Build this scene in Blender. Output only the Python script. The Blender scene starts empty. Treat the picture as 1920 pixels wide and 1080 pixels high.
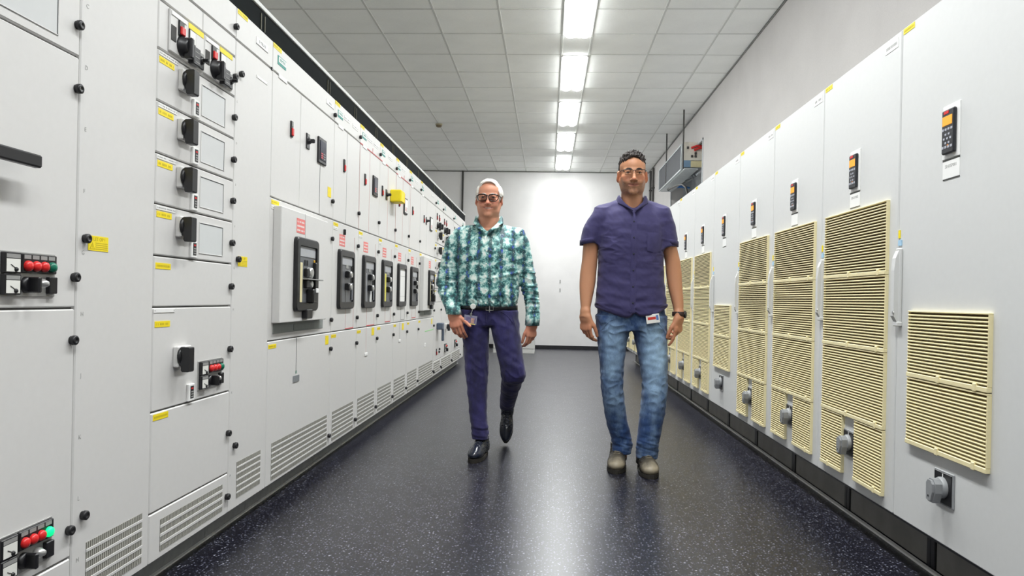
import bpy, math, random
import numpy as np
from mathutils import Matrix, Vector

# ------------------------------------------------------------------ camera, world, exposure
scene = bpy.context.scene
COL = scene.collection
H_CAM = 1.03833
cam_data = bpy.data.cameras.new('camera')
cam = bpy.data.objects.new('camera', cam_data)
COL.objects.link(cam)
_cy, _sy = math.cos(0.05004), math.sin(0.05004)
_F, _R, _U = Vector((-_sy, _cy, 0)), Vector((_cy, _sy, 0)), Vector((0, 0, 1))
_cp, _sp = math.cos(-0.00177), math.sin(-0.00177)
_F, _U = _F * _cp + _U * _sp, _U * _cp - _F * _sp
_cr, _sr = math.cos(0.01969), math.sin(0.01969)
_R, _U = _R * _cr + _U * _sr, _U * _cr - _R * _sr
cam.matrix_world = Matrix(((_R.x, _U.x, -_F.x, 0), (_R.y, _U.y, -_F.y, 0), (_R.z, _U.z, -_F.z, H_CAM), (0, 0, 0, 1)))
cam_data.sensor_width = 36.0
cam_data.lens = 1345.473 * 36.0 / 1920.0
cam_data.shift_y = 23.54 / 1920.0
cam_data.clip_start = 0.05
cam_data.clip_end = 100
scene.camera = cam

world = bpy.data.worlds.new('world')
scene.world = world
world.use_nodes = True
world.node_tree.nodes['Background'].inputs[0].default_value = (0.9, 0.95, 1.0, 1)
world.node_tree.nodes['Background'].inputs[1].default_value = 0.02

scene.view_settings.view_transform = 'Standard'
scene.view_settings.look = 'None'
scene.view_settings.gamma = 1.0
scene.view_settings.use_curve_mapping = False
scene.view_settings.exposure = 0.0
LIGHT_STRENGTH = 33.0        # radiance of the luminous diffusers
LOUVRE_WATTS = 10.0          # downward beam of each half luminaire
LOUVRE_SPREAD = 104.0
scene.cycles.use_denoising = True
scene.cycles.max_bounces = 10
scene.cycles.diffuse_bounces = 6
scene.cycles.glossy_bounces = 4
scene.cycles.sample_clamp_indirect = 6.0
scene.cycles.caustics_reflective = False
scene.cycles.caustics_refractive = False

# ------------------------------------------------------------------ colour and materials
def lin(c):
    return tuple(((v / 255.0) / 12.92 if v / 255.0 <= 0.04045 else ((v / 255.0 + 0.055) / 1.055) ** 2.4) for v in c)

def rgba(c):
    return (*lin(c), 1.0)

class N:
    """small node-tree helper"""
    def __init__(self, name):
        self.m = bpy.data.materials.new(name)
        self.m.use_nodes = True
        self.t = self.m.node_tree
        self.b = self.t.nodes['Principled BSDF']
    def add(self, kind, **props):
        n = self.t.nodes.new(kind)
        for k, v in props.items():
            setattr(n, k, v)
        return n
    def link(self, a, b):
        self.t.links.new(a, b)
    def obj_coords(self):
        return self.add('ShaderNodeTexCoord').outputs['Object']
    def noise(self, scale, detail=3.0, rough=0.55, vec=None, dist=0.0):
        n = self.add('ShaderNodeTexNoise')
        n.inputs['Scale'].default_value = scale
        n.inputs['Detail'].default_value = detail
        n.inputs['Roughness'].default_value = rough
        n.inputs['Distortion'].default_value = dist
        self.link(vec if vec is not None else self.obj_coords(), n.inputs['Vector'])
        return n
    def ramp(self, fac, stops, interp='LINEAR'):
        r = self.add('ShaderNodeValToRGB')
        r.color_ramp.interpolation = interp
        e = r.color_ramp.elements
        while len(e) < len(stops):
            e.new(0.5)
        for i, (p, c) in enumerate(stops):
            e[i].position = p
            e[i].color = c if len(c) == 4 else (*c, 1.0)
        self.link(fac, r.inputs['Fac'])
        return r.outputs['Color']
    def mix(self, fac, a, b, mode='MIX'):
        n = self.add('ShaderNodeMix', data_type='RGBA', blend_type=mode)
        for s, v in ((n.inputs[0], fac), (n.inputs[6], a), (n.inputs[7], b)):
            if hasattr(v, 'links'):
                self.link(v, s)
            else:
                s.default_value = v if not isinstance(v, tuple) or len(v) == 4 else (*v, 1.0)
        return n.outputs[2]
    def math(self, op, a, b=None, clamp=False):
        n = self.add('ShaderNodeMath', operation=op, use_clamp=clamp)
        for i, v in enumerate((a, b)):
            if v is None:
                continue
            if hasattr(v, 'links'):
                self.link(v, n.inputs[i])
            else:
                n.inputs[i].default_value = v
        return n.outputs[0]
    def mapping(self, vec, scale=(1, 1, 1), loc=(0, 0, 0), rot=(0, 0, 0)):
        n = self.add('ShaderNodeMapping')
        n.inputs['Scale'].default_value = scale
        n.inputs['Location'].default_value = loc
        n.inputs['Rotation'].default_value = rot
        self.link(vec, n.inputs['Vector'])
        return n.outputs[0]
    def color(self, v):
        if hasattr(v, 'links'):
            self.link(v, self.b.inputs['Base Color'])
        else:
            self.b.inputs['Base Color'].default_value = v
    def bump(self, height, strength=0.2, dist=0.002):
        n = self.add('ShaderNodeBump')
        n.inputs['Strength'].default_value = strength
        n.inputs['Distance'].default_value = dist
        self.link(height, n.inputs['Height'])
        self.link(n.outputs[0], self.b.inputs['Normal'])
    def set(self, **kw):
        for k, v in kw.items():
            self.b.inputs[k.replace('_', ' ')].default_value = v
        return self

MATS = {}
def mat(name, col, rough=0.5, metal=0.0, var=0.04, bump=0.0, scale=30.0, spec=0.5):
    """plain coloured surface with a little procedural mottling"""
    if name in MATS:
        return MATS[name]
    n = N(name)
    no = n.noise(scale)
    c = lin(col)
    lo = tuple(max(0.0, v * (1 - var)) for v in c)
    hi = tuple(min(1.0, v * (1 + var)) for v in c)
    n.color(n.ramp(no.outputs['Fac'], [(0.3, lo), (0.7, hi)]))
    n.set(Roughness=rough, Metallic=metal)
    n.b.inputs['Specular IOR Level'].default_value = spec
    if bump:
        n.bump(n.noise(scale * 12, 2.0).outputs['Fac'], bump, 0.001)
    MATS[name] = n.m
    return n.m

def emit(name, col, strength):
    if name in MATS:
        return MATS[name]
    n = N(name)
    n.color(rgba(col))
    n.b.inputs['Emission Color'].default_value = rgba(col)
    n.b.inputs['Emission Strength'].default_value = strength
    MATS[name] = n.m
    return n.m

# ------------------------------------------------------------------ mesh building
class MB:
    """collects shapes into one mesh"""
    def __init__(self):
        self.v, self.f, self.mi, self.sm = [], [], [], []
        self.cur = 0
    def poly(self, verts, faces, smooth=False):
        o = len(self.v)
        self.v += [tuple(p) for p in verts]
        for f in faces:
            self.f.append(tuple(i + o for i in f))
            self.mi.append(self.cur)
            self.sm.append(smooth)
        return self
    def box(self, x0, x1, y0, y1, z0, z1, c=0.0):
        x0, x1 = min(x0, x1), max(x0, x1); y0, y1 = min(y0, y1), max(y0, y1); z0, z1 = min(z0, z1), max(z0, z1)
        if c <= 0:
            vs = [(x, y, z) for z in (z0, z1) for y in (y0, y1) for x in (x0, x1)]
            return self.poly(vs, [(0, 2, 3, 1), (4, 5, 7, 6), (0, 1, 5, 4), (2, 6, 7, 3), (0, 4, 6, 2), (1, 3, 7, 5)])
        c = min(c, (x1 - x0) * 0.49, (y1 - y0) * 0.49, (z1 - z0) * 0.49)
        vs, idx = [], {}
        xs, ys, zs = (x0, x1), (y0, y1), (z0, z1)
        for i in (0, 1):
            for j in (0, 1):
                for k in (0, 1):
                    sx, sy, sz = (1 - 2 * i) * c, (1 - 2 * j) * c, (1 - 2 * k) * c
                    for a in range(3):
                        p = [xs[i] + sx, ys[j] + sy, zs[k] + sz]
                        p[a] = (xs[i], ys[j], zs[k])[a]
                        idx[(i, j, k, a)] = len(vs)
                        vs.append(tuple(p))
        fs = []
        g = lambda i, j, k, a: idx[(i, j, k, a)]
        fs += [(g(0,0,0,0), g(0,0,1,0), g(0,1,1,0), g(0,1,0,0)), (g(1,0,0,0), g(1,1,0,0), g(1,1,1,0), g(1,0,1,0))]
        fs += [(g(0,0,0,1), g(1,0,0,1), g(1,0,1,1), g(0,0,1,1)), (g(0,1,0,1), g(0,1,1,1), g(1,1,1,1), g(1,1,0,1))]
        fs += [(g(0,0,0,2), g(0,1,0,2), g(1,1,0,2), g(1,0,0,2)), (g(0,0,1,2), g(1,0,1,2), g(1,1,1,2), g(0,1,1,2))]
        for j in (0, 1):
            for k in (0, 1):
                q = (g(0,j,k,1), g(1,j,k,1), g(1,j,k,2), g(0,j,k,2)); fs.append(q if (j + k) % 2 else q[::-1])
        for i in (0, 1):
            for k in (0, 1):
                q = (g(i,0,k,0), g(i,1,k,0), g(i,1,k,2), g(i,0,k,2)); fs.append(q[::-1] if (i + k) % 2 else q)
        for i in (0, 1):
            for j in (0, 1):
                q = (g(i,j,0,0), g(i,j,1,0), g(i,j,1,1), g(i,j,0,1)); fs.append(q if (i + j) % 2 else q[::-1])
        for i in (0, 1):
            for j in (0, 1):
                for k in (0, 1):
                    q = (g(i,j,k,0), g(i,j,k,1), g(i,j,k,2)); fs.append(q[::-1] if (i + j + k) % 2 == 0 else q)
        return self.poly(vs, fs)
    def prism(self, pts, axis, a0, a1):
        """closed 2-D outline extruded along an axis; pts are (u, v) in the remaining axes in x,y,z order"""
        n = len(pts)
        def P(u, v, a):
            return {'x': (a, u, v), 'y': (u, a, v), 'z': (u, v, a)}[axis]
        vs = [P(u, v, a0) for u, v in pts] + [P(u, v, a1) for u, v in pts]
        fs = [tuple(range(n))[::-1], tuple(range(n, 2 * n))]
        fs += [(i, (i + 1) % n, n + (i + 1) % n, n + i) for i in range(n)]
        return self.poly(vs, fs)
    def cyl(self, p0, p1, r0, r1=None, n=14, cap=True, smooth=True):
        r1 = r0 if r1 is None else r1
        p0, p1 = Vector(p0), Vector(p1)
        d = (p1 - p0).normalized()
        a = d.orthogonal().normalized(); b = d.cross(a)
        vs = []
        for p, r in ((p0, r0), (p1, r1)):
            for i in range(n):
                t = 2 * math.pi * i / n
                vs.append(p + a * (r * math.cos(t)) + b * (r * math.sin(t)))
        self.poly(vs, [(i, (i + 1) % n, n + (i + 1) % n, n + i) for i in range(n)], smooth)
        if cap:
            self.poly(vs, [tuple(range(n))[::-1], tuple(range(n, 2 * n))])
        return self
    def lathe(self, origin, axis, prof, n=16):
        """prof: list of (distance along axis, radius)"""
        o, d = Vector(origin), Vector(axis).normalized()
        a = d.orthogonal().normalized(); b = d.cross(a)
        vs = []
        for t, r in prof:
            for i in range(n):
                q = 2 * math.pi * i / n
                vs.append(o + d * t + (a * math.cos(q) + b * math.sin(q)) * r)
        fs = []
        for k in range(len(prof) - 1):
            fs += [(k*n + i, k*n + (i+1) % n, (k+1)*n + (i+1) % n, (k+1)*n + i) for i in range(n)]
        self.poly(vs, fs, True)
        self.poly(vs, [tuple(range(n))[::-1], tuple(range((len(prof)-1)*n, len(prof)*n))])
        return self
    def tube(self, pts, r, n=8, closed=False):
        pts = [Vector(p) for p in pts]
        m = len(pts)
        rings = []
        prev = None
        for i, p in enumerate(pts):
            a = pts[(i - 1) % m] if (closed or i > 0) else p
            b = pts[(i + 1) % m] if (closed or i < m - 1) else p
            d = (b - a).normalized()
            if prev is None:
                u = d.orthogonal().normalized()
            else:
                u = (prev - d * prev.dot(d)).normalized()
            prev = u
            w = d.cross(u)
            rr = r[i] if isinstance(r, (list, tuple)) else r
            rings.append([p + u * (rr * math.cos(2*math.pi*k/n)) + w * (rr * math.sin(2*math.pi*k/n)) for k in range(n)])
        vs = [q for ring in rings for q in ring]
        fs = []
        for i in range(m if closed else m - 1):
            j = (i + 1) % m
            fs += [(i*n + k, i*n + (k+1) % n, j*n + (k+1) % n, j*n + k) for k in range(n)]
        self.poly(vs, fs, True)
        if not closed:
            self.poly(vs, [tuple(range(n))[::-1], tuple(range((m-1)*n, m*n))])
        return self
    def sphere(self, c, r, nu=14, nv=9):
        rx, ry, rz = (r, r, r) if not isinstance(r, (tuple, list)) else r
        vs = [(c[0], c[1], c[2] - rz)]
        for j in range(1, nv):
            t = math.pi * j / nv
            for i in range(nu):
                q = 2 * math.pi * i / nu
                vs.append((c[0] + rx*math.sin(t)*math.cos(q), c[1] + ry*math.sin(t)*math.sin(q), c[2] - rz*math.cos(t)))
        vs.append((c[0], c[1], c[2] + rz))
        fs = [(0, 1 + (i+1) % nu, 1 + i) for i in range(nu)]
        for j in range(nv - 2):
            a = 1 + j*nu
            fs += [(a + i, a + (i+1) % nu, a + nu + (i+1) % nu, a + nu + i) for i in range(nu)]
        a = 1 + (nv-2)*nu
        fs += [(a + i, a + (i+1) % nu, len(vs)-1) for i in range(nu)]
        return self.poly(vs, fs, True)
    def mesh(self, name, mats):
        me = bpy.data.meshes.new(name)
        me.from_pydata(self.v, [], self.f)
        for m in (mats if isinstance(mats, (list, tuple)) else [mats]):
            me.materials.append(m)
        me.polygons.foreach_set('material_index', self.mi)
        me.polygons.foreach_set('use_smooth', self.sm)
        me.update()
        return me

def link(name, data, parent=None, loc=None, **props):
    o = bpy.data.objects.new(name, data)
    COL.objects.link(o)
    if parent is not None:
        o.parent = parent
    if loc is not None:
        o.location = loc
    for k, v in props.items():
        if v is not None:
            o[k] = v
    return o

def build(name, mb, mats, parent=None, loc=None, **props):
    return link(name, mb.mesh(name, mats), parent, loc, **props)

def thing(name, label, category, loc=(0, 0, 0), rz=0.0, group=None):
    o = link(name, None, None, loc, label=label, category=category, group=group)
    o.rotation_euler = (0, 0, rz)
    return o

def top(o):
    while o.parent is not None:
        o = o.parent
    return o

def text_mesh(s, size, mats, name='lettering', depth=0.0004, align='CENTER', xscale=1.0):
    """lettering in the local x-z plane, facing -y, centred on the origin"""
    cu = bpy.data.curves.new(name, 'FONT')
    cu.body = s
    cu.size = size
    cu.extrude = depth
    cu.resolution_u = 2
    cu.align_x = align
    cu.align_y = 'CENTER'
    tmp = bpy.data.objects.new('lettering_source', cu)
    COL.objects.link(tmp)
    dg = bpy.context.evaluated_depsgraph_get()
    me = bpy.data.meshes.new_from_object(tmp.evaluated_get(dg))
    bpy.data.objects.remove(tmp)
    bpy.data.curves.remove(cu)
    me.transform(Matrix(((xscale, 0, 0, 0), (0, 0, -1, 0), (0, 1, 0, 0), (0, 0, 0, 1))))
    me.name = name
    me.materials.clear()
    me.materials.append(mats)
    return me
# ------------------------------------------------------------------ the room
X_LEFT, X_RIGHT, Y_BACK, Y_FRONT, Z_CEIL = -3.2, 2.078, 15.294, -2.6, 3.7657
FACE_L, FACE_R = -1.3368, 1.3873
PI = math.pi

def wall_material(name, c, bump=.25):
    n = N(name)
    no = n.noise(2.2, 3); fi = n.noise(160, 2, .6)
    lo = tuple(v*.96 for v in lin(c)); hi = tuple(min(1, v*1.03) for v in lin(c))
    n.color(n.mix(.25, n.ramp(no.outputs['Fac'], [(.3, lo), (.7, hi)]), n.ramp(fi.outputs['Fac'], [(.35, (.88,)*3), (.65, (1.1,)*3)]), 'MULTIPLY'))
    n.set(Roughness=.85)
    n.b.inputs['Specular IOR Level'].default_value = .2
    n.bump(fi.outputs['Fac'], bump, .002)
    return n.m

def floor_material():
    """dark blue-grey sheet vinyl with small light and dark chips"""
    n = N('speckled_vinyl')
    oc = n.obj_coords()
    base = n.noise(1.3, 3, .5)
    col = n.ramp(base.outputs['Fac'], [(.3, lin((20, 20, 29))), (.7, lin((22, 22, 31)))])
    for sc, thr, c, dens in ((62, .21, (104, 106, 122), .45), (40, .155, (152, 154, 166), .55), (96, .26, (74, 76, 92), .4), (75, .24, (118, 120, 136), .62), (90, .22, (8, 8, 12), .4)):
        vo = n.add('ShaderNodeTexVoronoi', feature='F1')
        vo.inputs['Scale'].default_value = sc
        n.link(n.mapping(oc, (1, 1, 0), (sc*.13, sc*.07, 0)), vo.inputs['Vector'])
        spot = n.ramp(vo.outputs['Distance'], [(thr*.75, (1, 1, 1)), (thr*1.2, (0, 0, 0))])
        pick = n.add('ShaderNodeSeparateColor'); n.link(vo.outputs['Color'], pick.inputs[0])
        on = n.math('GREATER_THAN', pick.outputs[0], dens)
        col = n.mix(n.math('MULTIPLY', spot, on), col, lin(c))
    n.color(col)
    sm = n.noise(3.0, 4, .6)
    n.link(n.ramp(sm.outputs['Fac'], [(.3, (.295,)*3), (.7, (.31,)*3)]), n.b.inputs['Roughness'])
    n.b.inputs['Specular IOR Level'].default_value = .6
    n.bump(n.noise(420, 2, .6).outputs['Fac'], .06, .0006)
    return n.m

M_WALL = wall_material('painted_plaster', (222, 221, 220))
M_WALLB = wall_material('plaster_lit', (239, 238, 237))  # back wall plaster, lightened to stand in for stronger light on it
M_WALLR = wall_material('plaster_shaded', (198, 195, 193))  # right wall plaster, darkened to stand in for weaker light on it
M_TILE = wall_material('mineral_fibre_tile', (247, 248, 245), .35)
M_GRID = mat('ceiling_grid_metal', (206, 207, 203), .55, var=.02)
M_FLOOR = floor_material()
M_BASE = mat('black_skirting', (28, 28, 32), .5, var=.1)
M_PIPE = mat('dark_conduit', (66, 64, 62), .5, var=.1)

mb = MB(); mb.box(X_LEFT-.2, X_RIGHT+.7, Y_FRONT-.2, Y_BACK+.3, -.12, 0)
build('floor', mb, M_FLOOR, kind='structure')
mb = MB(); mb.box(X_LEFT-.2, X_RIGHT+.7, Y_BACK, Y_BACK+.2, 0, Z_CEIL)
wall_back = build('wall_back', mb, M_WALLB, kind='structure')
mb = MB(); mb.box(X_LEFT-.2, X_LEFT, Y_FRONT, Y_BACK, 0, Z_CEIL)
build('wall_left', mb, M_WALL, kind='structure')
mb = MB(); mb.box(X_LEFT-.2, X_RIGHT+.7, Y_FRONT-.2, Y_FRONT, 0, Z_CEIL)
build('wall_front', mb, M_WALL, kind='structure')
# right wall with the opening for the duct
OY0, OY1, OZ0, OZ1 = 9.95, 12.45, 2.60, 3.30
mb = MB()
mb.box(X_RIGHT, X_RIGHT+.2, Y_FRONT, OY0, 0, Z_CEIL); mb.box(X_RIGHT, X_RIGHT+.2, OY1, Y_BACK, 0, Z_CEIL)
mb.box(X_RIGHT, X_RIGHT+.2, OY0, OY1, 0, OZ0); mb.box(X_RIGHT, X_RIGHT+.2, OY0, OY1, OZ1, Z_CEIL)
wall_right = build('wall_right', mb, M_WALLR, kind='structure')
M_NICHE = mat('grey_duct_sheet', (186, 190, 192), .5, var=.06)
mb = MB()
mb.box(X_RIGHT+.2, X_RIGHT+.34, OY0-.02, OY0, OZ0, OZ1); mb.box(X_RIGHT+.2, X_RIGHT+.34, OY1, OY1+.02, OZ0, OZ1)
mb.box(X_RIGHT+.2, X_RIGHT+.34, OY0-.02, OY1+.02, OZ0-.02, OZ0); mb.box(X_RIGHT+.2, X_RIGHT+.34, OY0-.02, OY1+.02, OZ1, OZ1+.02)
mb.box(X_RIGHT+.34, X_RIGHT+.36, OY0-.02, OY1+.02, OZ0-.02, OZ1+.02)
build('niche_lining', mb, M_NICHE, wall_right)
mb = MB()
for a in (OZ0, OZ1-.03): mb.box(X_RIGHT-.012, X_RIGHT+.01, OY0-.03, OY1+.03, a, a+.03, .003)
for a in (OY0-.03, OY1): mb.box(X_RIGHT-.012, X_RIGHT+.01, a, a+.03, OZ0, OZ1, .003)
build('opening_frame', mb, M_NICHE, wall_right)
# skirting, corner trim, cable conduits
mb = MB(); mb.box(X_LEFT, X_RIGHT, Y_BACK-.012, Y_BACK, 0, .075, .003); build('baseboard_back', mb, M_BASE, kind='structure')
mb = MB(); mb.box(X_RIGHT-.012, X_RIGHT, 12.6, Y_BACK-.012, 0, .075, .003); build('baseboard_right', mb, M_BASE, kind='structure')
mb = MB(); mb.box(-1.885, -1.850, Y_BACK-.035, Y_BACK, .075, Z_CEIL-.002, .004); build('trim_1', mb, M_PIPE, kind='structure')
mb = MB(); mb.box(X_RIGHT-.012, X_RIGHT, Y_FRONT, Y_BACK, Z_CEIL-.016, Z_CEIL-.003, .002); build('trim_2', mb, mat('shadow_moulding', (120, 120, 116), .6), kind='structure')
mb = MB(); mb.box(X_LEFT, X_RIGHT-.03, Y_BACK-.012, Y_BACK, Z_CEIL-.016, Z_CEIL-.003, .002); build('trim_3', mb, MATS['shadow_moulding'], kind='structure')
for y, nm in ((14.43, 'first'), (14.80, 'second')):
    t = thing('cable_conduit', 'thin dark vertical conduit on the right wall beyond the cabinets, %s' % ('nearer of the pair' if nm == 'first' else 'farther of the pair'), 'conduit', (X_RIGHT-.03, y, 0), group='conduits on the right wall')
    mb = MB(); mb.cyl((0, 0, .08), (0, 0, Z_CEIL-.05), .022, n=10); build('pipe', mb, M_PIPE, t)
    for z in (.6, 1.5, 2.4, 3.3):
        mb = MB(); mb.box(-.028, .03, -.03, .03, z, z+.03, .004); build('clip', mb, M_PIPE, t)
# two small dark fixing plates on the back wall
for z in (1.22, 1.40):
    mb = MB(); mb.box(.24, .262, Y_BACK-.008, Y_BACK, z, z+.07, .002); build('fixing_plate', mb, mat('faded_plate', (150, 150, 148), .6), wall_back)

# ------------------------------------------------------------------ suspended ceiling
GX0, GY0, TS = -1.1427, 6.7477, .625
STRIP0, STRIP1 = .0937, .4025
mb = MB(); mb.box(X_LEFT-.2, X_RIGHT+.7, Y_FRONT-.2, Y_BACK+.2, Z_CEIL+.03, Z_CEIL+.15)
ceiling = build('ceiling', mb, M_TILE, kind='structure')
xs_l = [GX0+TS*k for k in range(-4, 2)]+[STRIP0]       # longitudinal grid lines left of the light strip
xs_r = [STRIP1]+[GX0+TS*(k+.5) for k in range(3, 5)]+[X_RIGHT-.002]
row_y = [GY0+TS*k for k in range(-16, 14)]+[Y_BACK-.002]
xl = [X_LEFT]+[x for x in xs_l if x > X_LEFT+.05]
rng = random.Random(4)
tile_cache, grid, rest = {}, MB(), MB()
def tile(parent_mb, x0, x1, y0, y1):
    dz = rng.uniform(-.0012, .0012)
    if y0 < 4.2:
        rest.box(x0+.006, x1-.006, y0+.004, y1-.004, Z_CEIL+.004+dz, Z_CEIL+.022+dz); return
    key = (round(x1-x0, 3), round(y1-y0, 3))
    if key not in tile_cache:
        w, d = x1-x0-.012, y1-y0-.008
        m = MB(); m.box(-w/2, w/2, -d/2, d/2, .004, .022, .003); tile_cache[key] = m.mesh('ceiling_tile', M_TILE)
    link('ceiling_tile', tile_cache[key], ceiling, ((x0+x1)/2, (y0+y1)/2, Z_CEIL+dz))
lights_y = [6.160+1.869*k for k in range(-4, 5)]
LL = 1.245
for j in range(len(row_y)-1):
    for a in (xl, xs_r):
        for i in range(len(a)-1):
            tile(None, a[i], a[i+1], row_y[j], row_y[j+1])
prev = Y_FRONT-.1
for y in lights_y+[99]:
    tile(None, STRIP0, STRIP1, prev, min(y, Y_BACK-.002)); prev = y+LL
link('ceiling_tile_field', rest.mesh('ceiling_tile_field', M_TILE), ceiling, kind='stuff')
for x in xl[1:]+xs_r[:-1]:
    m = MB(); w = .012 if STRIP0-.01 < x < STRIP1+.01 else .011; m.box(x-w, x+w, Y_FRONT, Y_BACK, Z_CEIL, Z_CEIL+.028, .002); build('ceiling_rail', m, M_GRID, ceiling)
for y in row_y[1:-1]:
    m = MB(); m.box(X_LEFT, X_RIGHT, y-.005, y+.005, Z_CEIL+.0015, Z_CEIL+.025); build('cross_rail', m, M_GRID, ceiling)

# luminaires
M_TUBE = emit('luminous_diffuser', (251, 254, 254), LIGHT_STRENGTH)
M_LFRAME = mat('white_lacquered_steel', (232, 232, 230), .4, var=.01)
ordinal = {0: 'light whose end shows at the top edge of the photo', 1: 'second', 2: 'third', 3: 'fourth'}
def luminaire(y0, label):
    t = thing('ceiling_light', label, 'ceiling light', ((STRIP0+STRIP1)/2, y0+LL/2, Z_CEIL), group='row of recessed ceiling lights')
    w, d = .1515, LL/2
    m = MB(); m.box(-w, -w+.016, -d, d, -.006, .02, .002); m.box(w-.016, w, -d, d, -.006, .02, .002)
    m.box(-w, w, -d, -d+.016, -.006, .02, .002); m.box(-w, w, d-.016, d, -.006, .02, .002)
    build('frame', m, M_LFRAME, t)
    for s in (-1, 1):
        m = MB()
        pts = [(s*.004+s*(w-.020)*q, -.002-.037*math.sin(PI*q)**.8) for q in np.linspace(0, 1, 9)]
        vs = [(x, y, z) for y in (-d+.018, d-.018) for x, z in pts]
        m.poly(vs, [(i, i+1, 9+i+1, 9+i) for i in range(8)], True)
        build('diffuser', m, M_TUBE, t)
        la = bpy.data.lights.new('louvre_beam', 'AREA'); la.shape = 'RECTANGLE'; la.size = .118; la.size_y = LL-.04
        la.energy = LOUVRE_WATTS; la.spread = math.radians(LOUVRE_SPREAD); la.color = (.98, .995, 1.0)
        lo = link('louvre_beam', la, t, (s*.070, 0, -.042))
    m = MB(); m.box(-.004, .004, -d+.016, d-.016, -.008, .01, .001); build('divider', m, M_LFRAME, t)
    return t
names = ['ceiling light behind the camera, outside the photo'] * 4 + ['recessed ceiling light cut off by the top edge of the photo', 'second recessed ceiling light of the row along the ceiling', 'third recessed ceiling light, midway along the row', 'fourth recessed ceiling light, last but one before the back wall', 'smallest recessed ceiling light, last before the back wall']
for k, y in enumerate(lights_y):
    if y > -2.0:
        luminaire(y, names[k])
# smoke detector under a grid crossing
t = thing('smoke_detector', 'small brownish smoke detector under the ceiling tiles on the left', 'smoke detector', (-1.765, 11.21, Z_CEIL))
m = MB(); m.lathe((0, 0, .001), (0, 0, -1), [(0, .055), (.012, .055), (.016, .050)], 20); build('base', m, mat('aged_plastic', (176, 168, 140), .5), t)
m = MB(); m.lathe((0, 0, -.015), (0, 0, -1), [(0, .046), (.02, .044), (.03, .030), (.032, .0)], 20); build('sensor_head', m, mat('brown_plastic', (120, 104, 78), .5), t)

# ------------------------------------------------------------------ hanging duct in the right wall opening
t = thing('hanging_duct', 'dark-sided metal cable duct hung on rods in the right wall opening', 'cable duct', (1.90, 11.3, 2.93))
M_DARKPANE = mat('dark_fire_board', (34, 40, 48), .6, var=.12, scale=6)
M_DUCT = mat('galvanised_sheet', (176, 182, 184), .38, .5, var=.08, scale=20)
m = MB(); m.box(-.035, -.022, -.95, 1.10, .02, .36); build('side_panel', m, M_DARKPANE, t)
m = MB()
for a, b, c, d in ((-.95, 1.10, 0, .022), (-.95, 1.10, .352, .374), (-.96, -.935, 0, .374), (1.09, 1.11, 0, .374)):
    m.box(-.045, -.018, a, b, c, d, .002)
build('panel_frame', m, M_DUCT, t)
m = MB(); m.box(-.02, .17, -1.10, 1.02, -.015, 0); build('floor_plate', m, M_DUCT, t)
for k, y in enumerate((-1.06, .40)):
    m = MB(); m.cyl((-.035, y, .0), (-.035, y, Z_CEIL-2.93-.004), .011, n=8); build('hanger_rod', m, M_PIPE, t)
t2 = thing('junction_board', 'pale board with red cable clamps at the near end of the hanging duct', 'junction board', (1.885, 10.30, 2.96))
m = MB(); m.box(0, .44, 0, .02, .10, .36, .003); build('board', m, mat('cream_board', (222, 218, 206), .6, var=.05), t2)
m = MB(); m.box(.10, .44, -.012, .0, -.0, .09, .003); build('lower_plate', m, mat('yellowed_plate', (212, 202, 160), .6, var=.06), t2)
m = MB(); m.box(0, .10, .0, .02, -.0, .10, .003); build('blue_block', m, mat('blue_sheet', (120, 150, 180), .5), t2)
M_RED = mat('red_lacquer', (206, 48, 44), .4, var=.05)
for a in ((.10, .27, .26, .30), (.14, .24, .30, .27), (.20, .29, .28, .24)):
    m = MB(); m.tube([(a[0], -.022, a[1]), ((a[0]+a[2])/2, -.03, (a[1]+a[3])/2+.015), (a[2], -.022, a[3])], .016, 8); build('red_clamp', m, M_RED, t2)
for x, z in ((.04, .26), (.10, .14), (.15, .14), (.15, .18)):
    m = MB(); m.box(x, x+.03, -.014, .0, z, z+.035, .003); build('terminal', m, MATS['dark_conduit'], t2)
t3 = thing('cable_bundle', 'blue and grey cables looping over the duct floor in the wall opening', 'cables', (2.0, 11.4, 2.94))
M_BLUE = mat('blue_cable', (52, 118, 190), .4)
M_GREYC = mat('grey_cable', (120, 124, 126), .5)
for k in range(3):
    m = MB(); m.tube([(-.02, .9-.05*k, .02), (.10, .80-.1*k, .035), (.20, .86-.06*k, .05), (.34, .80, .03)], .014, 8); build('blue_cable', m, M_BLUE, t3)
for k in range(2):
    m = MB(); m.tube([(.0, .5-.2*k, .014), (.16, .2-.25*k, .016), (.20, -.2-.2*k, .014), (.12, -.5-.1*k, .012)], .012, 8); build('grey_cable', m, M_GREYC, t3)
t4 = thing('bent_conduit', 'dark bent conduit curving down below the hanging duct', 'conduit', (1.97, 10.6, 2.78))
m = MB(); m.tube([(-.08, .95, .06), (-.04, .5, .05), (.0, .25, .03), (.03, .10, -.04), (.04, .02, -.16), (.04, .0, -.36)], .017, 10); build('pipe', m, M_PIPE, t4)
m = MB(); m.lathe((-.08, .95, .06), (0, 1, 0), [(0, .022), (.04, .022)], 12); build('end_sleeve', m, M_BLACK_PLASTIC if 'M_BLACK_PLASTIC' in globals() else M_BASE, t4)

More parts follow.
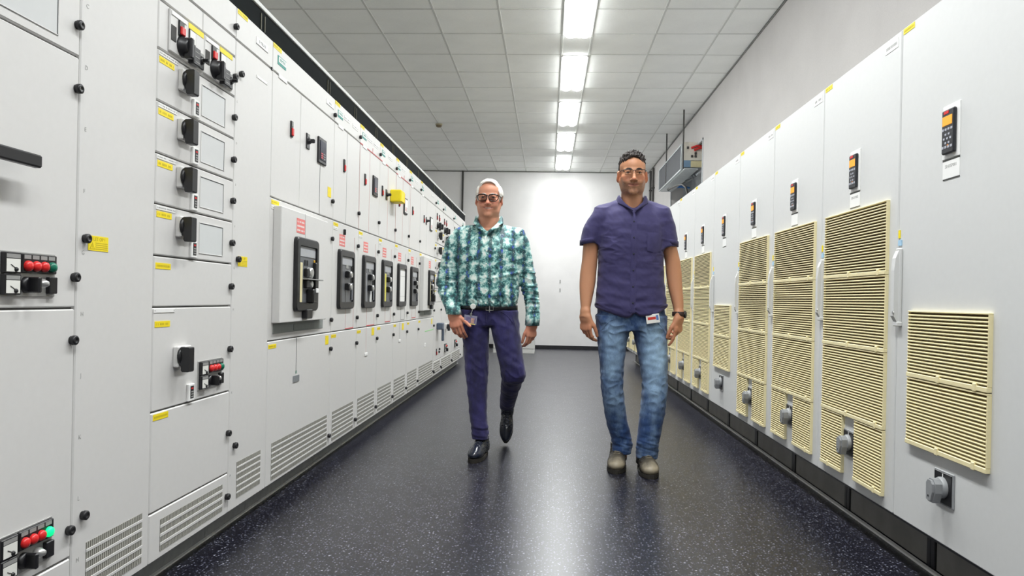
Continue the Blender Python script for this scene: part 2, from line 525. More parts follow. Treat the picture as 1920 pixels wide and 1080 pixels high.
# ------------------------------------------------------------------ low cabinet at the far end
M_RAL = mat('light_grey_powder_coat', (224, 224, 220), .45, var=.012, bump=.06, scale=50)
t = thing('steel_cupboard', 'pale grey steel cupboard at the back wall, mostly hidden behind the printed shirt', 'cupboard', (-.64, 13.84, 0))
m = MB(); m.box(-.40, .40, .02, .5, .02, 1.5, .004); build('body', m, M_RAL, t)
for s in (-1, 1):
    m = MB(); m.box(s*.003, s*.397, 0, .02, .09, 1.49, .003); build('door', m, M_RAL, t)
m = MB(); m.box(-.40, .40, .006, .03, 0, .085, .002); build('plinth', m, M_RAL, t)
m = MB(); m.lathe((.05, -.001, 1.42), (0, -1, 0), [(0, .07), (.004, .07)], 24); build('round_sign', m, mat('blue_sign', (36, 92, 214), .45), t)
# ------------------------------------------------------------------ left row: switchgear
M_GREY = mat('switchgear_grey', (217, 216, 214), .42, var=.012, bump=.08, scale=40)
M_SEAM = mat('seam_shadow_grey', (96, 96, 94), .7)
M_GAP = mat('shadow_gap', (70, 70, 68), .8)
M_PLINTH = mat('plinth_grey', (148, 151, 152), .6, var=.08)
M_BLK = mat('switch_black', (26, 26, 29), .38, var=.1)
M_DKG = mat('bezel_grey', (78, 80, 82), .45, var=.06)
M_PANELG = mat('breaker_panel_grey', (98, 100, 104), .4, var=.08)
M_YEL = mat('warning_yellow', (246, 222, 26), .5, var=.03)
M_WHT = mat('label_white', (242, 242, 240), .45, var=.01)
M_INK = mat('label_ink', (48, 48, 46), .6)
M_PRINTL = mat('faint_print', (168, 168, 166), .6)
M_INKLIGHT = mat('grey_print', (150, 150, 148), .6)
M_REDB = mat('signal_red', (214, 40, 40), .3, var=.05)
M_GRNB = mat('signal_green', (14, 112, 88), .3, var=.05)
M_GLOW = emit('lit_green_lens', (10, 236, 140), 1.0)
M_SLOT = mat('vent_dark', (112, 110, 102), .8)
M_BAR = mat('vent_bar', (176, 175, 167), .6)
M_REDLINE = mat('mimic_red', (205, 72, 76), .5)
M_PINK = mat('mimic_red_fine', (222, 186, 183), .5)
M_TEAL = mat('logo_teal', (30, 140, 128), .5)
M_REDLAB = mat('red_label', (230, 126, 122), .5)
M_SILV = mat('silver_knob', (190, 190, 188), .3, .6, var=.05)
M_METER = mat('meter_face', (236, 236, 230), .35, var=.01)
M_AMBER = mat('amber_dot', (232, 176, 40), .4)
M_CREAM = mat('cream_strip', (222, 212, 170), .5, var=.04)
M_YSTRIP = mat('yellow_strip', (226, 218, 96), .5, var=.03)
M_ORANGE = mat('orange_edge', (232, 140, 30), .5)
M_WINDOW = mat('frosted_window', (214, 216, 216), .25, var=.01)
M_BLUEGREY = mat('handle_blue_grey', (84, 96, 112), .4, var=.06)

MESH = {}
def shared(key, make, mats):
    if key not in MESH:
        m = MB(); make(m); MESH[key] = m.mesh(key, mats)
    return MESH[key]

def part(parent, name, mats, make, loc=None, **p):
    m = MB(); make(m); return build(name, m, mats, parent, loc, **p)

def boxpart(parent, name, mats, x0, x1, z0, z1, y0, y1, c=0.002, **p):
    return part(parent, name, mats, lambda m: m.box(x0, x1, y0, y1, z0, z1, c), None, **p)

def put(parent, name, key, make, mats, loc):
    return link(name, shared(key, make, mats), parent, loc)

def end_panel(root, x0, x1, z0, z1, m, depth=.6):
    boxpart(root, 'side_panel', m, x0, x1, z0, z1, .004, depth, .0004)

def cabinet_root(u0, name, label, group='switchgear cabinets of the left row', cat='electrical cabinet'):
    return thing(name, label, cat, (FACE_L, u0, 0), PI/2, group)

ZT, ZB = 2.2533, .108
def carcass(root, w, depth=.6):
    boxpart(root, 'body', M_SEAM, .0012, w-.0012, ZB+.006, ZT-.001, .012, depth, .003)
    boxpart(root, 'roof', M_GREY, .0012, w-.0012, ZT-.0005, ZT+.0004, .012, depth, 0)
    boxpart(root, 'plinth', M_PLINTH, 0, w, 0, ZB-.004, .095, depth-.02, .003)

def panel(root, name, x0, x1, z0, z1, t=.020, **p):
    return boxpart(root, name, M_GREY, x0+.002, x1-.002, z0+.0028, z1-.0028, 0, t, .0035, **p)

def knob(parent, x, z, y=0.0):
    def mk(m):
        m.lathe((0, 0, 0), (0, -1, 0), [(-.001, .0120), (.005, .0120), (.006, .0138), (.015, .0135), (.017, .0110), (.0172, .006), (.015, .005), (.015, 0.0)], 16)
    return put(parent, 'latch_knob', 'latch_knob', mk, M_BLK, (x, y, z))

def grille(parent, x0, x1, z0, rows, pitch=.029, gap=.0195, step=.0097):
    def mk(m):
        top = z0+rows*pitch-(pitch-gap)
        m.cur = 0; m.box(x0, x1, -.0006, .001, z0, top)
        m.cur = 1
        n = max(3, int((x1-x0)/step))
        for r in range(rows):
            a = z0+r*pitch
            for k in range(n):
                x = x0+(k+.5)*(x1-x0)/n
                m.box(x-.0021, x+.0021, -.0018, -.0004, a, a+gap)
        m.cur = 2
        for r in range(1, rows):
            a = z0+r*pitch-(pitch-gap)
            m.box(x0, x1, -.0026, -.0004, a, a+pitch-gap, .0008)
    return part(parent, 'vent_grille', [M_SLOT, M_BAR, M_GREY], mk, None, kind='stuff')

def micro_text(m, x0, x1, z0, z1, y, lines=1, seed=0):
    """illegible small print: short strokes in rows"""
    r = random.Random(seed)
    h = (z1-z0)/lines
    for i in range(lines):
        x = x0
        while x < x1-.002:
            w = r.uniform(.4, 1.0)*h*.8
            m.box(x, min(x+w*.55, x1), y-.0003, y, z0+i*h+.22*h, z0+(i+1)*h-.22*h); x += w*.8+(.6*h if r.random() < .2 else 0)

def yellow_label(parent, x, z, w=.10, h=.022, seed=1):
    def mk(m):
        m.cur = 0; m.box(0, w, -.0012, .0005, 0, h)
        m.cur = 1; micro_text(m, .006, w-.006, .004, h-.004, -.0012, 1, seed)
    return put(parent, 'yellow_label', 'yellow_label_%d_%d_%d' % (w*1e3, h*1e3, seed), mk, [M_YEL, MATS['label_olive'] if 'label_olive' in MATS else mat('label_olive', (198, 178, 30), .6)], (x, 0, z))

def white_tag(parent, x, z, w=.12, h=.016, seed=2, ink=True):
    def mk(m):
        m.cur = 0; m.box(0, w, -.0022, .0005, 0, h, .0006)
        m.cur = 1
        if ink: micro_text(m, .012, w-.012, h*.25, h*.75, -.0022, 1, seed)
        m.box(.003, .007, -.0026, -.0018, h*.35, h*.65); m.box(w-.007, w-.003, -.0026, -.0018, h*.35, h*.65)
    return put(parent, 'name_tag', 'name_tag_%d_%d_%d_%d' % (w*1e3, h*1e3, seed, ink), mk, [M_WHT, M_PRINTL], (x, 0, z))

def letters(parent, s, x, z, size, m=None, y=-.0004, xs=1.0, name='lettering'):
    key = 'text_%s_%g_%s' % (s, size, (m or M_INK).name)
    if key not in MESH:
        MESH[key] = text_mesh(s, size, m or M_INK, 'lettering', .0002, xscale=xs)
    return link(name, MESH[key], parent, (x, y, z))

def danger_label(parent, x, z):
    """LET OP warning sticker"""
    o = boxpart(top(parent), 'warning_label', M_YEL, x, x+.095, z, z+.044, -.0012, .0005, 0)
    letters(o, '! LET OP !', x+.047, z+.034, .0150, mat('label_olive', (198, 178, 30), .6), -.0014)
    def mk(m):
        m.tube([(x+.008, -.0014, z+.005), (x+.028, -.0014, z+.005), (x+.018, -.0014, z+.024)], .0009, 4, True)
        m.box(x+.0172, x+.0188, -.0017, -.0012, z+.009, z+.019)
        for k in range(4): m.box(x+.034, x+.090, -.0016, -.0012, z+.005+.0058*k, z+.0072+.0058*k)
    part(o, 'pictogram', MATS['label_olive'], mk)
    return o

def instrument_panel(parent, x, z, lit=None):
    """meters, signal lamps and switches in a metal frame, .20 x .113 m"""
    ip = link('instrument_panel', None, top(parent), (x, 0, z))
    boxpart(ip, 'frame', mat('panel_alu', (168, 168, 166), .4, .3), 0, .200, 0, .113, -.004, .001, .001)
    def meter(m):
        m.cur = 0; m.box(0, .056, -.014, 0, 0, .052, .002)
        m.cur = 1; m.box(.005, .051, -.0146, -.013, .004, .036)
        m.cur = 2; m.box(.005, .051, -.0146, -.013, .038, .048)
        m.cur = 0; m.tube([(.040, -.0152, .010), (.018, -.0152, .022)], .0009, 4); m.sphere((.036, -.0145, .010), .006, 8, 6)
    for k, zz in enumerate((.004, .0575)):
        put(ip, 'meter', 'panel_meter', meter, [M_BLK, M_METER, M_INKLIGHT], (.005, -.002, zz))
    boxpart(ip, 'lamp_block', M_BLK, .070, .196, .060, .109, -.012, 0, .002)
    def lens(m): m.lathe((0, 0, 0), (0, -1, 0), [(0, .0138), (.004, .0138), (.009, .0115), (.012, .006), (.0128, 0)], 16)
    for k in range(4):
        l = put(ip, 'signal_lamp', 'lens_%s' % ('green' if k == 3 else 'red') + ('_lit' if lit and k == 3 else ''), lens, (M_GLOW if lit else M_GRNB) if k == 3 else M_REDB, (.0865+.0295*k, -.012, .078))
        l['label'] = ['red lamp', 'red lamp', 'red lamp', 'glowing green lamp' if lit else 'dark green lamp'][k]
        def tag(m): m.box(-.012, .012, -.0006, 0, 0, .010)
        put(ip, 'lamp_tag', 'lamp_tag', tag, M_INKLIGHT, (.0865+.0295*k, -.012, .096))
    def rot(m):
        m.lathe((0, 0, 0), (0, -1, 0), [(0, .021), (.010, .020), (.012, .014)], 16); m.box(-.006, .006, -.040, -.008, -.020, .020, .003)
    put(ip, 'rotary_switch', 'panel_rotary', rot, M_BLK, (.092, -.004, .030))
    def key(m): m.lathe((0, 0, 0), (0, -1, 0), [(0, .013), (.012, .013), (.016, .010), (.024, .007), (.025, 0)], 14)
    put(ip, 'key_switch', 'panel_key', key, M_SILV, (.140, -.004, .034))
    def blk(m): m.box(-.015, .015, -.014, 0, -.022, .022, .002)
    put(ip, 'black_button', 'panel_block', blk, M_BLK, (.180, -.002, .030))
    return ip

def switch_handle(parent, x, z):
    """grey housing with a black pistol-grip rotary handle"""
    h = link('switch_handle', None, top(parent), (x, 0, z))
    def hous(m): m.box(-.046, .050, -.021, .001, -.036, .040, .004)
    put(h, 'housing', 'handle_housing', hous, M_GREY, (0, 0, 0))
    def grip(m):
        m.lathe((-.020, -.020, .004), (0, -1, 0), [(0, .034), (.008, .034), (.011, .028)], 20)
        prof = [(-.024, .030), (-.030, .036), (-.056, .037), (-.060, .034), (-.060, -.048), (-.056, -.052), (-.034, -.052), (-.030, -.046), (-.029, -.026), (-.022, -.012)]
        m.prism([(u, v) for u, v in prof], 'x', -.044, -.008)
    put(h, 'grip', 'handle_grip', grip, M_BLK, (0, 0, 0))
    def clip(m): m.box(.010, .022, -.034, -.020, -.006, .018, .002)
    put(h, 'clip', 'handle_clip', clip, M_INKLIGHT, (0, 0, 0))
    return h

def display(parent, x, z):
    def mk(m):
        m.cur = 0; m.box(0, .044, -.010, .001, 0, .064, .002)
        m.cur = 1; m.box(.012, .036, -.011, -.009, .010, .056)
        m.cur = 2; m.box(.016, .030, -.0118, -.0105, .044, .050)
        m.cur = 3
        for k in range(3): m.box(.016, .032, -.0118, -.0105, .014+.009*k, .019+.009*k)
    return put(parent, 'status_display', 'status_display', mk, [M_WHT, M_BLK, M_REDB, M_INKLIGHT], (x, 0, z))

def window(parent, x0, x1, z0, z1):
    def mk(m):
        m.cur = 0; m.box(x0, x1, -.0010, .001, z0, z1)
        m.cur = 1
        m.box(x0, x1, -.0026, 0, z1-.003, z1, .0008); m.box(x0, x1, -.0026, 0, z0, z0+.003, .0008)
        m.box(x0, x0+.003, -.0026, 0, z0+.003, z1-.003, .0008); m.box(x1-.003, x1, -.0026, 0, z0+.003, z1-.003, .0008)
        m.cur = 2; m.box(x0+.003, x1-.003, -.0014, -.0005, z1-.006, z1-.003); m.box(x1-.006, x1-.003, -.0014, -.0005, z0+.003, z1-.006)
    return part(parent, 'inspection_window', [M_WINDOW, M_GREY, M_DKG], mk)

def drawer(root, z0, z1, w=.6, handle=True, win=True, label=True, tag=True, seed=0, knobz=None):
    d = panel(root, 'drawer_front', 0, w, z0, z1)
    if handle: switch_handle(d, .180, z0+.110)
    if win: window(d, .310, .510, z0+.026, z0+.146); display(d, .236, z0+.006)
    if tag: white_tag(d, .006, z1-.020, .125, .015, seed+3)
    if label: yellow_label(d, .010, z1-.045, .098, .021, seed+1)
    knob(d, w-.016, (z0+z1)/2 if knobz is None else knobz)
    return d

def pushbutton(parent, x, z):
    b = link('push_button', None, top(parent), (x, 0, z))
    def body(m): m.box(-.014, .014, -.008, .001, -.042, .040, .002)
    put(b, 'housing', 'pb_body', body, M_BLK, (0, 0, 0))
    def btn(m): m.box(-.012, .012, -.014, -.006, -.036, .004, .003)
    put(b, 'red_button', 'pb_button', btn, M_REDB, (0, 0, 0))
    def tg(m): m.box(-.010, .010, -.010, -.007, .012, .034, .001)
    put(b, 'grey_lens', 'pb_lens', tg, M_INKLIGHT, (0, 0, 0))
    return b

def selector(parent, x, z):
    s = link('selector_switch', None, top(parent), (x, 0, z))
    def pl(m): m.box(-.026, .026, -.006, .001, -.042, .042, .002)
    put(s, 'plate', 'sel_plate', pl, M_BLK, (0, 0, 0))
    def kn(m):
        m.lathe((0, -.005, 0), (0, -1, 0), [(0, .017), (.012, .015), (.015, .012)], 14); m.box(-.008, .008, -.042, -.016, -.010, .012, .004)
    put(s, 'lever', 'sel_lever', kn, M_BLK, (0, 0, 0))
    def tg(m): m.box(-.016, .016, -.0075, -.0055, .024, .038)
    put(s, 'name_plate', 'sel_tag', tg, M_INKLIGHT, (0, 0, 0))
    return s

def relay(parent, x, z, light=False, w=.145, h=.150):
    r = link('protection_relay', None, top(parent), (x, 0, z), label='light-faced protection relay with red marks' if light else 'black protection relay with a dark window')
    boxpart(r, 'bezel', M_BLK, -w/2, w/2, -h/2, h/2, -.011, .001, .004)
    boxpart(r, 'window', mat('relay_dark_glass', (58, 60, 76), .15), -w/2+.022, w/2-.018, -h/2+.02, h/2-.018, -.014, -.010, .002) if not light else boxpart(r, 'window', M_WHT, -w/2+.016, w/2-.016, -h/2+.014, h/2-.014, -.014, -.010, .002)
    def tx(m):
        m.cur = 0
        for k in range(3): m.box(-w/2+.034, -w/2+.07, -.0150, -.0138, -h/2+.030+.012*k, -h/2+.036+.012*k)
        m.cur = 1
        for k in range(3): m.box(-w/2+.084, -w/2+.11, -.0150, -.0138, -h/2+.028+.014*k, -h/2+.035+.014*k)
    part(r, 'display_print', [M_REDB, M_INKLIGHT], tx)
    return r

def logo(parent, x, z):
    """teal maker's plate with white lettering"""
    o = boxpart(top(parent), 'maker_plate', M_TEAL, x, x+.110, z-.018, z+.026, -.0014, .0005, 0)
    boxpart(o, 'white_field', M_WHT, x+.012, x+.110, z-.004, z+.022, -.0020, -.0010, 0)
    letters(o, 'SIEMENS', x+.061, z+.009, .0205, M_TEAL, -.0022)
    return o

def print_tag(parent, s, x, z, w=.14, h=.030, size=.020):
    o = boxpart(top(parent), 'name_plate', M_WHT, x, x+w, z, z+h, -.0022, .0005, .0006)
    letters(o, s, x+w*.5, z+h*.5, size, M_DKG, -.0023)
    boxpart(o, 'lower_edge', M_INKLIGHT, x, x+w, z-.0018, z, -.0022, .0003, 0)
    return o

def red_label(parent, x, z, w=.125, h=.075, y=0.0):
    o = boxpart(top(parent), 'red_notice', M_REDLAB, x, x+w, z, z+h, y-.0012, y+.0005, 0)
    def mk(m):
        for k in range(3): micro_text(m, x+.006, x+w-.006, z+.006+k*.022, z+.022+k*.022, y-.0013, 1, k+5)
    part(o, 'print', M_WHT, mk)
    return o

def hline(m, x0, x1, z, t=.005, y=-.001):
    m.box(x0, x1, y-.0008, y+.0005, z-t/2, z+t/2)
def vline(m, x, z0, z1, t=.003, y=-.001):
    m.box(x-t/2, x+t/2, y-.0008, y+.0005, z0, z1)

def rounded(x0, x1, z0, z1, r, n=5):
    out = []
    for cx, cz, a in ((x1-r, z1-r, 0), (x0+r, z1-r, 90), (x0+r, z0+r, 180), (x1-r, z0+r, 270)):
        for k in range(n):
            t = math.radians(a+90*k/(n-1)); out.append((cx+r*math.cos(t), cz+r*math.sin(t)))
    return out

def breaker(parent, x, z, style, y=0.0):
    """air circuit breaker front in a rounded frame, .35 x .385 m; x, z its centre"""
    labels = {'plain': 'grey breaker with two silver knobs', 'white': 'breaker cut-out closed by a white blank plate', 'yellow': 'breaker with a yellow strip along its left side', 'open': 'breaker with open mechanism and a cream strip', 'small': 'grey breaker with dark knobs', 'tag': 'grey breaker with a white card hanging from its knob'}
    b = link('circuit_breaker', None, top(parent), (x, y, z), label=labels[style])
    w, h = .172, .192
    def fr(m):
        o = rounded(-w, w, -h, h, .028); i = rounded(-w+.040, w-.032, -h+.045, h-.042, .010); n = len(o)
        o2 = rounded(-w+.006, w-.006, -h+.006, h-.006, .024)
        vs = [(a, 0.001, c) for a, c in o]+[(a, -.016, c) for a, c in o]+[(a, -.022, c) for a, c in o2]+[(a, -.022, c) for a, c in i]+[(a, -.004, c) for a, c in i]
        m.poly(vs, [(k*n+j, k*n+(j+1) % n, (k+1)*n+(j+1) % n, (k+1)*n+j) for k in range(4) for j in range(n)])
    put(b, 'frame', 'breaker_frame', fr, M_DKG if style != 'open' else M_BLK, (0, 0, 0))
    boxpart(b, 'front_plate', {'white': M_WHT}.get(style, M_PANELG), -w+.036, w-.028, -h+.040, h-.038, -.010, .000, .001)
    if style == 'white':
        for zz in (-.10, .08): boxpart(b, 'joint_line', M_INKLIGHT, -w+.044, w-.036, zz, zz+.0015, -.0108, -.0095, 0)
        return b
    boxpart(b, 'rating_plate', mat('rating_plate', (172, 174, 178), .4, var=.04), -w+.052, w-.040, h-.098, h-.046, -.013, -.009, .001)
    boxpart(b, 'amber_indicator', M_AMBER, w-.062, w-.046, h-.122, h-.108, -.015, -.009, .002)
    if style == 'open':
        boxpart(b, 'cream_strip', M_CREAM, -w+.042, -w+.090, -h+.046, h-.130, -.018, -.009, .002)
        for zz, s in ((.012, .030), (-.048, .022)):
            def kb(m, s=s): m.lathe((0, 0, 0), (0, -1, 0), [(0, s), (.02, s*.95), (.024, s*.7)], 16)
            part(b, 'silver_knob', M_SILV, kb, (.030, -.010, zz))
            boxpart(b, 'knob_shade', M_BLK, -.045, .0, zz-.022, zz+.022, -.030, -.009, .004)
        boxpart(b, 'charging_lever', M_BLK, .0, .060, -.150, -.075, -.052, -.009, .006)
        boxpart(b, 'side_lever', M_BLK, w-.075, w-.052, -.10, .070, -.030, -.009, .004)
        boxpart(b, 'shelf_bar', M_INKLIGHT, -.070, w+.005, -.026, -.020, -.046, -.009, .001)
        boxpart(b, 'white_latch', M_WHT, .028, .064, -.095, -.070, -.058, -.050, .003)
        boxpart(b, 'drive_socket', M_BLK, -.035, .052, -h-.040, -h+.010, -.030, .001, .004)
        boxpart(b, 'upper_slots', M_BLK, -.035, -.020, .048, .078, -.014, -.009, .001); boxpart(b, 'upper_slots', M_BLK, .0, .015, .048, .078, -.014, -.009, .001)
        return b
    if style == 'yellow':
        boxpart(b, 'yellow_strip', M_YSTRIP, -w+.042, -w+.110, -h+.046, h-.112, -.018, -.009, .002)
    else:
        boxpart(b, 'side_strip', mat('strip_grey', (150, 153, 160), .4), -w+.042, -w+.100, -h+.046, h-.130, -.014, -.009, .002) if style in ('tag', 'small') else None
    def kb(m): m.lathe((0, 0, 0), (0, -1, 0), [(0, .027), (.006, .027), (.022, .022), (.026, .018)], 16)
    def kd(m): m.box(-.030, .004, -.030, 0, -.022, .022, .005)
    for zz in (.034, -.046):
        put(b, 'silver_knob', 'breaker_knob', kb, M_SILV if style in ('plain', 'tag') else M_BLK, (.052, -.010, zz))
        put(b, 'knob_guard', 'breaker_guard', kd, M_BLK, (.0, -.010, zz))
    boxpart(b, 'side_slot', M_BLK, w-.064, w-.046, -.13, .090, -.016, -.009, .002)
    boxpart(b, 'slot_latch', mat('strip_grey', (150, 153, 160), .4), w-.056, w-.044, -.135, -.02, -.020, -.012, .002)
    boxpart(b, 'small_plate', M_INKLIGHT, -.012, .040, .072, .096, -.013, -.009, .001)
    if style == 'tag':
        boxpart(b, 'hanging_card', M_WHT, .012, .040, -.150, -.062, -.022, -.012, .001)
    boxpart(b, 'seam_line', M_BLK, -.006, -.003, -h+.046, -.075, -.0112, -.0095, 0)
    return b

# ---- section A: three doors with instrument panels, cut by the left edge of the photo
r = cabinet_root(1.369, 'switchgear_cabinet', 'light grey cabinet at the left edge of the photo, with meters and red lamps')
carcass(r, .6)
d = panel(r, 'door', 0, .6, 1.6975, ZT); window(d, .08, .508, 1.726, 2.02); knob(d, .584, 1.784)
d = panel(r, 'door', 0, .6, .989, 1.6975); knob(d, .586, 1.606); knob(d, .587, 1.076)
lv = link('door_lever', None, top(d), (.20, 0, 1.36))
part(lv, 'lever_bar', M_BLK, lambda m: m.box(-.07, .175, -.062, -.040, -.016, .016, .004)); part(lv, 'lever_hub', M_BLK, lambda m: m.lathe((-.04, 0, 0), (0, -1, 0), [(0, .03), (.045, .024)], 16))
instrument_panel(d, .308, 1.021)
d = panel(r, 'door', 0, .6, .283, .989); knob(d, .584, .899); knob(d, .584, .364)
instrument_panel(d, .315, .313, True)
panel(r, 'door', 0, .6, ZB, .283)

end_panel(r, 0, .001, ZB, ZT, M_GREY)
# ---- section B: tall plain cable door
r = cabinet_root(1.969, 'switchgear_cabinet', 'tall plain grey cable cabinet with a yellow warning sticker beside a black knob')
carcass(r, .4)
d = panel(r, 'door', 0, .4, ZB, ZT)
for k, s in enumerate('CDEFGHJKLM'):
    letters(d, s, .029, 1.855-.1768*k, .018, M_PRINTL)
letters(d, 'B', .029, 2.032, .018, M_PRINTL)
knob(d, .033, 1.189); knob(d, .046, .388); danger_label(d, .050, 1.157)
grille(d, .066, .358, .137, 6)

# ---- section C: motor starter drawers
r = cabinet_root(2.369, 'switchgear_cabinet', 'grey drawer cabinet with a column of four black switch handles, nearest of its kind')
carcass(r, .6)
d = panel(r, 'top_panel', 0, .6, 2.116, ZT); knob(d, .584, 2.160)
panel(r, 'upper_panel', 0, .310, 2.036, 2.116); panel(r, 'upper_panel', .310, .6, 2.036, 2.116)
d = panel(r, 'starter_front', 0, .6, 1.868, 2.036)
for k, x in enumerate((.062, .312)):
    su = link('starter_unit', None, top(d), (x, 0, 1.880))
    boxpart(su, 'cover', M_GREY, 0, .245, .0, .148, -.008, .001, .003)
    white = part(su, 'name_tag', M_WHT, lambda m: m.box(.006, .110, -.011, -.008, .128, .142, .0006))
    boxpart(su, 'yellow_label', M_YEL, .125, .238, .126, .146, -.0095, -.007, 0)
    boxpart(su, 'button_housing', M_BLK, .052, .088, .072, .126, -.014, -.007, .002)
    boxpart(su, 'red_button', M_REDB, .056, .086, .076, .106, -.021, -.012, .003)
    boxpart(su, 'dark_tag', M_INK, .006, .040, .040, .094, -.010, -.007, .001)
    part(su, 'rotary_handle', M_BLK, lambda m: (m.lathe((.082, -.007, .040), (0, -1, 0), [(0, .038), (.010, .036), (.013, .030), (.026, .028), (.030, .022)], 18), m.box(.071, .093, -.050, -.018, -.002, .072, .005)))
    boxpart(su, 'fuse_block', M_BLK, .126, .178, -.004, .062, -.030, -.007, .003)
    part(su, 'block_lines', M_INKLIGHT, lambda m: [m.box(.136, .168, -.0308, -.0295, .006+.018*q, .009+.018*q) for q in range(3)])
    def mt(m):
        m.cur = 0; m.box(.126, .174, -.012, -.007, .072, .124, .001)
        m.cur = 1; m.box(.130, .170, -.0130, -.011, .076, .120)
        m.cur = 0; m.tube([(.136, -.0134, .082), (.150, -.0134, .096)], .001, 4)
    part(su, 'meter', [M_BLK, M_METER], mt)
    boxpart(su, 'selector_plate', M_BLK, .190, .236, .004, .064, -.014, -.007, .002)
    part(su, 'selector_lever', M_BLK, lambda m: (m.lathe((.213, -.014, .034), (0, -1, 0), [(0, .016), (.008, .013), (.010, .01)], 14), m.box(.207, .219, -.044, -.020, .028, .042, .003)))
    boxpart(su, 'selector_tag', M_INKLIGHT, .194, .232, .052, .062, -.0148, -.013, 0)
knob(d, .584, 1.950)
zs = [1.868, 1.691, 1.514, 1.341, 1.164]
for k in range(4):
    drawer(r, zs[k+1], zs[k], seed=k, knobz=zs[k+1]+.088)
d = drawer(r, .987, 1.164, handle=False, win=False, tag=False, seed=5, knobz=1.069); 
d = panel(r, 'drawer_front', 0, .6, .628, .987); switch_handle(d, .180, .806); display(d, .236, .634); instrument_panel(d, .318, .664)
white_tag(d, .004, .968, .135, .014, 9, False); yellow_label(d, .012, .918, .098, .021, 4); knob(d, .584, .806)
d = panel(r, 'drawer_front', 0, .6, .281, .628); yellow_label(d, .012, .598, .098, .021, 6); knob(d, .584, .452)
d = panel(r, 'vent_panel', 0, .6, ZB, .281); grille(d, .070, .552, .134, 4, .0305); knob(d, .584, .185)

# ---- section D: narrow cable door
r = cabinet_root(2.969, 'switchgear_cabinet', 'narrow plain grey cable cabinet between the drawer cabinet and the first circuit breaker')
carcass(r, .403)
d = panel(r, 'header', 0, .403, 2.114, ZT); print_tag(d, 'E>TBLA.E', .205, 2.172, .135, .030, .019); yellow_label(d, .012, 2.228, .10, .020, 15)
d = panel(r, 'door', 0, .403, ZB, 2.114); white_tag(d, .215, 2.020, .125, .012, 7, False)
for k, s in enumerate('CDEFGHJKLM'):
    letters(d, s, .022, 1.855-.1768*k, .014, M_PRINTL)
knob(d, .045, 1.980); knob(d, .048, 1.187); knob(d, .051, .387); danger_label(d, .058, 1.158)
grille(d, .083, .343, .150, 6, .0275)
boxpart(r, 'gap_cap', M_BLK, .384, .3995, 2.106, 2.122, -.004, .002, .002)

# ---- breaker sections E to K
def breaker_section(u0, w, name_label, style, box=False, big_labels=True):
    r = cabinet_root(u0, 'breaker_cabinet', name_label, 'circuit breaker cabinets of the left row')
    carcass(r, w)
    h = panel(r, 'header', 0, w, 2.114, ZT)
    yellow_label(h, .004, 2.226, .105, .022, 11); logo(h, .060 if w > .8 else .062, 2.180)
    boxpart(h, 'header_clip', M_WHT, .075, .185, 2.098, 2.120, -.004, .002, .002)
    knob(h, w-.016, 2.150)
    return r, h
def mid_low(r, w, style, box, bx):
    """middle door with the breaker, lower door with the ventilation grille"""
    m_ = panel(r, 'breaker_door', 0, w, .813, 1.508)
    y = 0
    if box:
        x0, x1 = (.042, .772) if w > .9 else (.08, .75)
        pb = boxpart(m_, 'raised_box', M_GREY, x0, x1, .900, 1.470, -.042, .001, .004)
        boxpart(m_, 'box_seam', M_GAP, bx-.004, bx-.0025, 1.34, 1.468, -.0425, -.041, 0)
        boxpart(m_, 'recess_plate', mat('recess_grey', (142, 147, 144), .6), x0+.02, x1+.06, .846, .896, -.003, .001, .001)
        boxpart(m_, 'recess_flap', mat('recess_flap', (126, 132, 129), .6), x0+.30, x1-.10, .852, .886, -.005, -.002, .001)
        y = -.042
    breaker(m_, bx, 1.146, style, y)
    red_label(m_, bx-.135, 1.36, y=y)
    yellow_label(m_, .014, 1.476, .098, .020, 12); white_tag(m_, .014, 1.452, .09, .016, 13)
    knob(m_, w-.024, 1.388); knob(m_, w-.016, .890)
    l_ = panel(r, 'lower_door', 0, w, ZB, .813)
    yellow_label(l_, .010, .776, .10, .020, 14)
    knob(l_, w-.016, .712); knob(l_, w-.016, .176)
    grille(l_, .058 if w < .8 else .072, w-.055 if w < .8 else w-.045, .128, 7, .0272, .0185, .012)
    return m_, l_

# E: wide first section
r, h = breaker_section(3.372, 1.0, 'wide breaker cabinet with raised grey box and open breaker mechanism, nearest breaker of the row', 'open')
print_tag(h, 'E>10.1', .828, 2.182, .145, .026, .018)
d1 = panel(r, 'upper_door', 0, .396, 1.508, 2.114); pushbutton(d1, .258, 1.892)
d2 = panel(r, 'upper_door', .396, 1.0, 1.508, 2.114); selector(d2, .510, 1.884); relay(d2, .748, 1.878); knob(d2, .968, 1.617)
boxpart(d2, 'yellow_label', M_YEL, .885, .950, 1.635, 1.695, -.0015, .0005, 0); boxpart(d2, 'cable_line', M_GAP, .7325, .7355, 1.512, 1.800, -.0012, .0005, 0)
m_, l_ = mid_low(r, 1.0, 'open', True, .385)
boxpart(l_, 'mimic_line', M_GAP, .396, .3985, .632, .810, -.0014, .0005, 0); boxpart(l_, 'earth_mark', M_GRNB, .393, .402, .620, .636, -.002, .0005, 0)
boxpart(l_, 'grey_plate', mat('grey_plate', (128, 132, 134), .5), .352, .446, .574, .610, -.003, .001, .001)
boxpart(l_, 'yellow_sticker', M_YEL, .895, .955, .742, .796, -.0015, .0005, 0)

